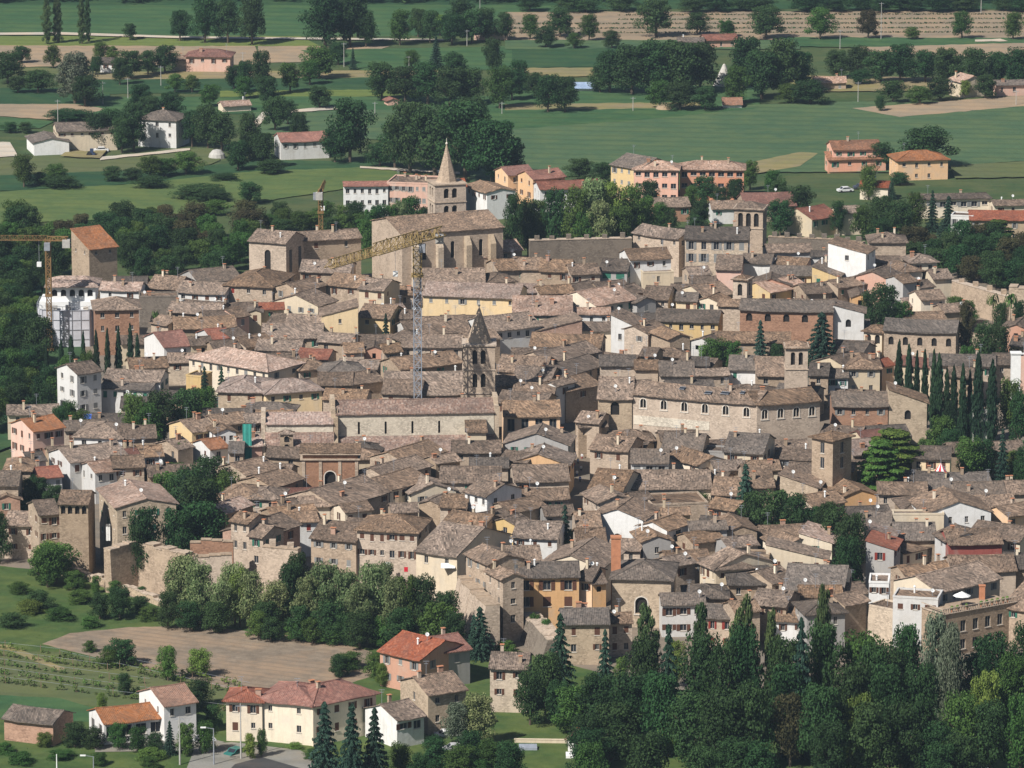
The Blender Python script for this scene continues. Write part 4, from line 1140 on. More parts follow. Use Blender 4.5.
stone_wall([(1009,288),(1034,289)], 9, 3, 'square pale bastion ending the ragged town wall at the grove', 0, .5, 'st')
stone_wall([(110,549),(138,543),(186,555)], 9, 1.8, 'tall ruined town wall with a sloping top under the green-shuttered house', 0, .5)
stone_wall([(186,557),(232,556)], 8.5, 1.6, 'grey masonry wall behind the blossoming trees', 0, 1.0)
stone_wall([(190,541),(233,541.5)], 10, 1, 'brick garden wall with white coping behind the grey masonry wall', 0, 0, 'br')
stone_wall([(262,547),(298,550)], 9, 1.6, 'low merloned stone wall between the tower house and the front trees', 3, 1.0)
stone_wall([(72,570),(110,580),(160,600),(215,612)], 1.8, .8, 'low roadside wall climbing along the grassy bank', 0, .2, 'tan')
stone_wall([(458,578),(486,606)], 9, 2.5, 'buttressed stone rampart under the tall clustered houses', 0, 2.0)
stone_wall([(514,605),(548,640)], 4.5, 3, 'collapsed rubble wall below the orange house', 0, 1.5, 'sd')
stone_wall([(958,332),(1000,336)], 3.5, .8, 'low orchard wall right of the arched stone hall', 0, 0, 'tan')
stone_wall([(940,597.5),(1010,586)], 4, .5, 'brick parapet behind the parasol terrace', 0, 0, 'br') if False else None

ORD_ = ['first','second','third','fourth','fifth','sixth','seventh','eighth','ninth']
# terrace wing with parasol, pots and railing
root, w = block('terrace_wing', 943, 615, 1016, 602, 8.2, 6); hw, hd, h = w/2, 3, 8.2; m = MB()
hs = [(1.2+i*2.75, h-3.6, 1.2+i*2.75+1.2, h-1.6, .25) for i in range(int((w-2)/2.75))]; hs2 = [(q[0],h-6.8,q[2],h-5,.25) for q in hs]
wall_face(m, (-hw,-hd), (hw,-hd), 0, h, hs+hs2, (0,-1)); wall_face(m, (hw,-hd), (hw,hd), 0, h, [], (1,0)); wall_face(m, (hw,hd), (-hw,hd), 0, h, [], (0,1)); wall_face(m, (-hw,hd), (-hw,-hd), 0, h, [(2.4,h-3.6,3.6,h-1.6,.25)], (-1,0))
m.face([(-hw,-hd,h-.02), (hw,-hd,h-.02), (hw,hd,h-.02), (-hw,hd,h-.02)]); m.build('wall', wall_mat('st'), root)
for q in hs+hs2:
    o = inst('window', win_mesh(1.2, q[3]-q[1]), root, (-hw+(q[0]+q[2])/2,-hd,q[1]))
inst('window', win_mesh(1.2, 2), root, (-hw,0,h-3.6), -R(90))
m = MB(); m.box(-hw-.2,-hd-.2,h,hw+.2,-hd+.15,h+.12); m.box(-hw-.2,-hd+.151,h,-hw+.15,hd,h+.12); m.box(-hw-.1,-hd-.1,h+.9,hw+.1,-hd+.1,h+1.02); m.box(-hw-.1,-hd+.101,h+.9,-hw+.1,hd,h+1.02)
for i in range(int(w/.5)): m.box(-hw+.1+i*.5,-hd-.06,h+.12,-hw+.25+i*.5,-hd+.06,h+.9)
m.build('balustrade', wall_mat('st'), root)
tag(root, 'stone terrace wing with a balustrade and dark windows in front of the cream house', 'terrace')
tr = root
def on_terrace(name, bm, mats, x, y, label, cat, group=None):
    p = Vector((x, y, h)); p.rotate(Matrix.Rotation(tr.rotation_euler.z, 3, 'Z')); o = bm.build(name, mats); o.location = tr.location+p; tag(o, label, cat, group); return o
m = MB(); m.bar((0,0,0), (0,0,2.3), .07, 1); N = 8
for i in range(N):
    t0, t1 = 2*math.pi*i/N, 2*math.pi*(i+1)/N; A, B, C = (1.6*math.cos(t0),1.6*math.sin(t0),1.9), (1.6*math.cos(t1),1.6*math.sin(t1),1.9), (0,0,2.7); m.face([A,B,C], 0); m.face([(A[0]*.99,A[1]*.99,1.88),(B[0]*.99,B[1]*.99,1.88),(A[0],A[1],1.9)], 0)
on_terrace('parasol', m, [M['cloth'], M['wood']], -hw*.2, 0, 'open white parasol on the balustraded terrace', 'parasol')
for i, k in enumerate((-.7,-.55,-.3,.1,.25,.4,.55,.7,.82)):
    m = MB(); m.lathe([(.16,0), (.26,.5), (.3,.5), (.24,.45)], 8, 0); m.lathe([(0,.5),(.3,.6),(.34,.85),(.2,1.1),(0,1.2)], 7, 1)
    on_terrace('potted_plant', m, [M['terracotta'], LF['light']], k*hw, -hd+.6, ORD_[i]+' terracotta pot from the left on the parasol terrace', 'pot plant', 'pots on the parasol terrace')
m = MB(); m.box(-.5,-.4,0,.5,.4,2.4); m.box(-.6,-.5,2.4,.6,.5,2.55); on_terrace('outdoor_oven', m, M['terracotta'], hw*.55, 2, 'tall terracotta-coloured oven standing on the parasol terrace', 'oven')

# chimney stack, pillar, tent, awnings, laundry
def small(name, bm, mats, p, label, cat, rz=0, group=None):
    o = bm.build(name, mats); o.location = p; o.rotation_euler = (0,0,rz); tag(o, label, cat, group); return o
m = MB(); m.box(-.85,-.7,0,.85,.7,15.5); m.box(-1.0,-.85,15.5,1.0,.85,15.8); small('chimney_stack', m, M['terracotta'], at(616, 536, 15.8), 'tall slab-like orange brick chimney rising among the roofs', 'chimney')
bpy.data.objects['chimney_stack'].location.z = 0
m = MB(); m.box(-1.0,-.9,0,1.0,.9,12); m.box(-1.2,-1.1,12,1.2,1.1,12.3); m.box(1.01,-.9,0,2.6,.9,11.6,1); o = small('pillar', m, [M['white'], wall_mat('pk')], at(1016, 352, 12.3), 'white and pink chimney-like pier at the right of the grey-roofed row', 'pier'); o.location.z = 0
m = MB(); m.box(-1.5,-.5,0,1.5,.5,7.2); m.box(-1.6,-.6,7.2,1.6,.6,7.4); o = small('wall_slab', m, M['concrete'], at(980, 409, 7.4), 'bare grey concrete slab standing between the cypresses', 'wall'); o.location.z = 0
root = empty('tent', at(940, 508)); N = 12; m = MB(); m2 = MB()
for i in range(N):
    t0, t1 = 2*math.pi*i/N, 2*math.pi*(i+1)/N; q = lambda r, t, z: (r*math.cos(t), r*math.sin(t), z)
    for r0, z0, r1, z1 in ((2.8,6.0,1.3,7.3), (1.3,7.3,.12,9.0), (2.8,0,2.8,6.0)): m.face([q(r0,t0,z0), q(r0,t1,z0), q(r1,t1,z1), q(r1,t0,z1)], i % 2)
m.build('canopy', [M['canvasred'], M['white']], root); m2.bar((0,0,0), (0,0,10), .1); m2.build('pole', M['metal'], root); tag(root, 'red and white striped tent under the trees right of the yellow house', 'tent')
def cloth(name, x, y, z, w, h, c, label, cat, dy=1.2, fwd=.3):
    """hanging cloth or sloping awning fixed at height z seen at pixel x,y"""
    p = at(x, y, z); m = MB(); n = 6
    for i in range(n):
        for j in range(4):
            q = lambda i, j: (-w/2+w*i/n, -dy*j/4+.06*math.sin(i*2.1), -h*j/4)
            m.face([q(i,j+1), q(i+1,j+1), q(i+1,j), q(i,j)])
    return small(name, m, c, p, label, cat)
cloth('awning', 448, 563, 8.0, 2.6, .6, M['cloth'], 'white sloping awning above a dark balcony in the front row', 'awning', 1.5)
cloth('laundry', 388, 562, 6.8, .9, 1.2, M['cloth'], 'white sheet hung from the front window of the shuttered stone house', 'laundry', .05)
cloth('laundry', 406, 567, 6.0, .7, .9, M['canvasred'], 'red cloth hung under a right-hand window of the shuttered stone house', 'laundry', .05)
cloth('banner', 108, 524, 9.8, .8, 3.2, M['cloth'], 'long white sheet hanging on the green-shuttered house', 'banner', .05)
cloth('net_curtain', 247, 424, 12, 1.8, 9, M['greennet'], 'tall green scaffold sheet beside the low pale church', 'scaffold sheet', .15)
cloth('tarpaulin', 708, 534, 7, 4, 1.2, M['blue'], 'blue tarpaulin under the grey canopy roof', 'tarpaulin', .3)
cloth('tarpaulin', 90, 414, 2.4, 2.5, .8, M['blue'], 'blue tarpaulin in the yard below the long white house', 'tarpaulin', 1.0)
# ------------------------------------------------------------------ ground, fields, roads
g = MB(); g.face([(-9000,-3000,0), (9000,-3000,0), (9000,22000,0), (-9000,22000,0)])
tag(g.build('ground', field_mat('ground_green', (.045,.085,.028), (.075,.105,.045))), kind='structure')
FZ = [0.03]
def field(name, pts, m, z=None):
    FZ[0] += .012
    fr = random.Random(name+str(pts[0])); P = []
    for p, q in zip(pts, pts[1:]+pts[:1]):
        L = math.hypot(q[0]-p[0], q[1]-p[1]); k = max(1, min(40, int(L/7))); a = .35 if name not in ('driveway','road','farm_yard') else 0
        for i in range(k): P.append((p[0]+(q[0]-p[0])*i/k, p[1]+(q[1]-p[1])*i/k+(fr.uniform(-a, a) if i else 0)))
    b = MB(); b.face([at(x, y, z or FZ[0]) for x, y in P][::-1]); o = b.build(name, m)
    n = o.data.polygons[0].normal
    if n.z < 0: o.data.flip_normals()
    return tag(o, kind='structure')
GA = field_mat('grass_mid', (.038,.100,.040), (.056,.122,.048), row=9, rk=.5); GB = field_mat('grass_deep', (.022,.068,.030), (.036,.090,.036), row=8, rk=.5)
GC = field_mat('grass_bright', (.080,.128,.042), (.10,.15,.05), var=.45); GD = field_mat('grass_teal', (.058,.112,.056), (.078,.134,.062), var=.35, patch=.02, row=8, rk=.42)
GY = field_mat('grass_yellow', (.15,.19,.05), (.12,.17,.045)); TAN = field_mat('tilled', (.28,.22,.155), (.33,.26,.18), var=.3)
TROW = field_mat('tilled_rows', (.25,.20,.14), (.30,.24,.17), row=14, ang=R(0), var=.3); OLV = field_mat('rough_grass', (.13,.14,.065), (.09,.125,.05))
PATH = field_mat('gravel_path', (.55,.50,.42), (.48,.43,.36), var=.2); PLOW = field_mat('ploughed', (.23,.185,.14), (.29,.23,.17), row=2.3, ang=R(24), var=.85, patch=.06, rk=.4)
TOWNG = field_mat('paving', (.24,.20,.16), (.18,.16,.13)); EARTH = field_mat('dry_earth', (.30,.23,.15), (.20,.20,.08)); SLOPE = field_mat('meadow', (.045,.095,.025), (.085,.13,.04), var=.8, patch=.12)
ASPH = field_mat('asphalt', (.06,.06,.06), (.08,.08,.08)); CONC = field_mat('concrete_yard', (.27,.26,.235), (.20,.20,.17), var=.5)
FLD = [
 ('woodland_floor', [(-60,-40),(1084,-40),(1084,9),(-60,9)], GB), ('field', [(-60,5),(560,5),(560,36),(-60,36)], GA), ('field', [(505,12),(1084,10),(1084,40),(500,40)], TROW),
 ('field', [(-60,36),(300,36),(320,46),(-60,46)], GY), ('field', [(-60,45),(170,46),(255,46),(262,64),(-60,68)], TAN), ('field', [(258,46),(390,46),(360,56),(300,62),(258,63)], TAN),
 ('field', [(-60,68),(110,68),(110,75),(-60,75)], OLV), ('dirt_track', [(60,72),(450,70),(450,77),(60,80)], EARTH), ('field', [(300,50),(620,44),(620,70),(360,70)], GA),
 ('field', [(80,80),(420,77),(420,92),(80,94)], GB), ('field', [(-60,88),(110,88),(110,105),(-60,104)], GB), ('field', [(220,91),(420,89),(420,96),(220,97)], GY), ('field', [(90,97),(520,96),(520,118),(300,112),(90,118)], GA),
 ('field', [(-60,104),(75,104),(106,109),(58,120),(-60,112)], TAN), ('field', [(-60,112),(55,121),(40,128),(-60,134)], GA), ('field', [(250,112),(480,108),(480,142),(330,138),(240,132)], GD),
 ('field', [(-60,152),(90,158),(222,146),(220,160),(180,176),(-60,184)], OLV), ('field', [(-60,178),(180,168),(270,160),(400,162),(400,172),(130,184),(-60,194)], GB),
 ('field', [(-60,195),(130,184),(256,171),(400,166),(400,178),(350,188),(230,206),(190,216),(-60,226)], GC), ('field', [(505,40),(800,40),(800,49),(505,49)], GD), ('field', [(512,49),(620,48),(640,66),(512,68)], GB),
 ('field', [(512,68),(620,67),(620,76),(512,77)], EARTH), ('field', [(500,84),(760,86),(760,110),(500,112)], GA), ('field', [(505,104),(710,102),(690,110),(505,110)], EARTH),
 ('field', [(780,37),(1084,38),(1084,46),(900,48),(790,46)], GA), ('field', [(860,47),(1084,41),(1084,56),(980,57),(860,52)], TAN), ('field', [(790,75),(960,78),(960,90),(790,92)], EARTH),
 ('field', [(470,112),(700,107),(860,101),(1084,106),(1084,159),(1000,162),(900,172),(640,172),(470,182)], GD), ('field', [(470,110),(760,108),(640,120),(470,132)], GA),
 ('field', [(852,108),(1030,95),(1084,93),(1084,105),(1024,106),(900,117)], TAN), ('field', [(735,165),(800,152),(818,153),(800,166),(740,176)], EARTH), ('field', [(950,165),(1084,158),(1084,176),(955,178)], OLV),
 ('road', [(-60,33),(60,32),(180,36),(450,39),(450,40.5),(180,38),(60,34.5),(-60,35)], PATH), ('gravel_yard', [(975,39.5),(1000,38.5),(1008,41),(975,41.5)], PATH), ('path', [(300,109),(340,106),(340,109),(270,114),(250,134),(244,132),(262,112)], PATH),
 ('path', [(-20,142),(10,142),(18,156),(-20,158)], PATH), ('path', [(100,157),(190,148),(190,150),(100,160)], PATH), ('path', [(360,166),(460,172),(460,174),(360,168)], PATH),
 ('town_ground', [(20,470),(-80,560),(40,590),(150,600),(300,620),(480,650),(560,690),(700,690),(1100,690),(1100,300),(960,260),(700,255),(500,262),(180,290),(60,335),(60,420)], TOWNG),
 ('hillside', [(-60,470),(60,430),(90,330),(100,280),(-60,260)], GB), ('orchard', [(885,440),(1100,440),(1100,520),(885,520)], GA), ('hillside', [(985,330),(1100,330),(1100,400),(960,400)], GA),
 ('meadow', [(-60,560),(60,572),(140,600),(200,622),(120,640),(-60,650)], SLOPE), ('lower_meadow', [(140,600),(480,640),(700,700),(1100,690),(1100,860),(-60,860),(-60,640),(130,628)], SLOPE),
 ('ploughed_field', [(42,644),(70,633),(130,627),(200,626),(256,632),(330,640),(372,652),(372,676),(330,690),(240,692),(150,668),(90,656)], PLOW),
 ('vineyard_soil', [(-60,650),(60,652),(150,670),(250,694),(250,712),(120,708),(-60,694)], OLV), ('grass_strip', [(-60,692),(60,698),(110,712),(90,722),(-60,716)], GA), ('dirt_path', [(-60,640),(10,645),(65,668),(62,672),(8,650),(-60,646)], EARTH),
 ('driveway', [(196,745),(232,742),(300,750),(330,768),(330,860),(150,860)], CONC), ('farm_yard', [(95,742),(200,736),(225,742),(196,750),(95,752)], CONC),
 ('road', [(140,860),(235,764),(262,757),(300,768),(280,860)], ASPH), ('dirt_yard', [(110,146),(90,152),(70,148),(60,156),(100,158)], EARTH),
]
for nm, pts, m in FLD: field(nm, pts, m)

# ------------------------------------------------------------------ trees
def leafy(mb, c, rad, n, size, rng, flat=0.0, m=0):
    for _ in range(n):
        v = Vector((rng.gauss(0,1), rng.gauss(0,1), rng.gauss(0,1))).normalized()
        k = rng.random()**.35
        p = Vector((c[0]+v.x*rad[0]*k, c[1]+v.y*rad[1]*k, c[2]+v.z*rad[2]*k))
        nn = (v + Vector((rng.gauss(0,.6), rng.gauss(0,.6), rng.gauss(0,.6)+.35+flat))).normalized()
        a = nn.cross(Vector((rng.gauss(0,1), rng.gauss(0,1), rng.gauss(0,1)))).normalized(); b = nn.cross(a)
        s = size*rng.uniform(.6, 1.35); t = rng.uniform(.55, .9)
        mb.face([p-a*s, p-b*s*t, p+a*s, p+b*s*t], m)
def squash(mb, sz):
    mb.v = [(x, y, z) for x, y, z in mb.v]
CR = {}
def crown(kind, v):
    """unit crown: radius .5, top at 1"""
    k = (kind, v)
    if k in CR: return CR[k]
    rng = random.Random(kind+str(v)); m = MB(); W2 = M['bark']
    if kind in ('broad', 'dark', 'light', 'acacia', 'pale', 'flower', 'russet', 'bush', 'darkbush', 'lightbush'):
        bush = 'bush' in kind; z0 = .03 if bush else .10
        lob = rng.randint(17, 24)
        for i in range(lob):
            a = i*2.4+rng.uniform(-.4,.4); zz = z0+.10+(.90-z0)*((i+.5)/lob)**.9; zz = min(.88, zz)
            env = math.sin(math.pi*min(1, max(.07, (zz-z0)/(1.0-z0)*.86+.12)))**.6
            rr = .34*env*rng.uniform(.4, 1.08); r = rng.uniform(.11,.19)*(.65+.5*env)
            leafy(m, (rr*math.cos(a), rr*math.sin(a), zz), (r, r, r*.75), 300 if kind != 'flower' else 200, .0175, rng)
        leafy(m, (.03,0,.50), (.25,.25,.30), 620, .032, rng)
    elif kind == 'poplar':
        for i in range(38):
            zz = .06+.92*i/37; env = (math.sin(math.pi*min(1, zz*.80+.16)))**.75; a = i*2.4; rr = .34*env*rng.uniform(.3,1.15); r = (.08+.10*env)*rng.uniform(.7,1.2)
            leafy(m, (rr*math.cos(a), rr*math.sin(a), zz), (r, r, .05), 110, .024, rng)
        leafy(m, (0,0,.45), (.18,.18,.38), 420, .035, rng)
        # leaves are long and narrow in unit space: fine vertical spray
    elif kind == 'cypress':
        for i in range(34):
            zz = .03+.95*i/33; env = (zz/.22)**.5 if zz < .22 else (1-(zz-.22)/.80)**.62; a = i*2.4; rr = .20*env*rng.uniform(.6,1); r = .30*env+.03
            leafy(m, (rr*math.cos(a), rr*math.sin(a), zz), (r, r, .05), 110, .04, rng)
    elif kind == 'conifer':
        T = 13
        for i in range(T):
            zz = .08+.88*i/(T-1); R0 = .50*(1-zz)**.85+.02
            nb = max(5, int(13*(1-zz))+4)
            for j in range(nb):
                a = 2*math.pi*j/nb+i*.7+rng.uniform(-.2,.2); L = R0*rng.uniform(.7,1.12)
                for q in range(9):
                    t = (q+.7)/9; c = (L*t*math.cos(a), L*t*math.sin(a), zz-.055*t+.02)
                    leafy(m, c, (.035+.02*t, .035+.02*t, .010), 8, .024, rng, 1.0)
        leafy(m, (0,0,.4), (.12,.12,.34), 260, .03, rng)
    elif kind == 'cedar':
        for i in range(9):
            zz = .22+.74*i/8; R0 = (.50 if i < 5 else .50*(1-(i-4)/5.6))
            for j in range(7):
                a = 2*math.pi*j/7+i*.9+rng.uniform(-.3,.3); L = R0*rng.uniform(.45,.85)
                leafy(m, (L*math.cos(a), L*math.sin(a), zz+rng.uniform(-.02,.02)), (.16,.16,.020), 190, .026, rng, 1.5)
    elif kind == 'palm':
        for j in range(22):
            a = 2*math.pi*j/22; up = rng.uniform(-.2, 1.0); prev = Vector((0,0,.86))
            for q in range(6):
                t = (q+1)/6; p = Vector((.5*t*math.cos(a), .5*t*math.sin(a), .86+.22*up*math.sin(t*2.6)-.16*t*t)); s = Vector((-math.sin(a), math.cos(a), 0))*.045
                m.face([prev-s, p-s, p+s, prev+s]); prev = p
    matk = {'bush':'broad','darkbush':'dark','lightbush':'light','palm':'broad'}.get(kind, kind)
    me = m.mesh(kind+'_crown', LF[matk]); CR[k] = me; return me
def trunk(kind):
    k = ('trunk', kind)
    if k in CR: return CR[k]
    m = MB(); rng = random.Random(kind)
    top = {'poplar':.9,'cypress':.8,'conifer':.95,'cedar':.92,'palm':.87}.get(kind, .62); r = .028 if kind in ('poplar','cypress') else .032
    if kind in ('poplar', 'cypress'): r = .06
    m.tube((0,0,-.01), (.01,.005,top*.5), r, r*.7, 7); m.tube((.01,.005,top*.5), (0,0,top), r*.7, r*.2, 7)
    if kind not in ('palm','cypress','conifer','poplar'):
        for i in range(6):
            a = i*1.05+.3; z = .16+.06*i; m.tube((.005,0,z), (.27*math.cos(a),.27*math.sin(a),z+.22), r*.5, r*.15, 5)
    CR[k] = m.mesh('trunk', M['bark']); return CR[k]
TN2 = dict(broad='leafy green tree', dark='dark green tree', light='bright green tree', acacia='pale blossoming acacia', pale='silvery grey tree', poplar='tall slim poplar', cypress='dark cypress',
           conifer='pointed conifer', cedar='spreading layered cedar', flower='white-flowering bush', russet='russet tinged tree', bush='green bush', darkbush='dark bush', lightbush='light green bush', palm='palm tree')
NM = dict(broad='broadleaf_tree', dark='evergreen_oak', light='broadleaf_tree', acacia='acacia_tree', pale='silver_tree', poplar='poplar', cypress='cypress', conifer='conifer', cedar='cedar', flower='flowering_bush', russet='broadleaf_tree', bush='bush', darkbush='bush', lightbush='bush', palm='palm_tree')  # dark: broadleaf trees with darker leaves, named apart from the greener ones
TR = random.Random(77); NT = [0]; TREEVIS = []; TROOT = []
def tree(kind, x, yt, yb, w, group=None, label=None):
    if kind not in ('cypress','acacia') and 300 < yb < 592 and x > 130 and yt < 560 and not (x > 880 and yb > 400): yb += 14; w *= 1.12
    if yb < 185 and kind in ('dark','broad'): w *= 1.2; yb += 1
    if kind == 'broad' and yb > 690 and x > 540 and TR.random() < .6: kind = 'dark'
    base = at(x, yb); s = ppm(base); h = (yb-yt)/(s*.975); wd = 1.32*w/s if kind not in ('cypress','conifer','palm','cedar') else (1.55 if kind == 'cypress' else 1.12)*w/s
    root = empty(NM[kind], base, TR.uniform(0, 6.28)); root.scale = (wd, wd*TR.uniform(.9,1.1), h)
    nv = 2 if kind in ('cedar','palm','flower','pale') else 4
    inst('crown', crown(kind, TR.randrange(nv)), root); inst('trunk', trunk(kind), root)
    NT[0] += 1; TREEVIS.append((x, yb, w)); TROOT.append((root, x, yt, yb, wd*s/2.3))
    cat = 'bush' if 'bush' in NM[kind] else 'tree'
    if label: tag(root, label, cat, group)
    else: reg(root, TN2[kind], cat, (x, (yt+yb)/2), group)
    return root
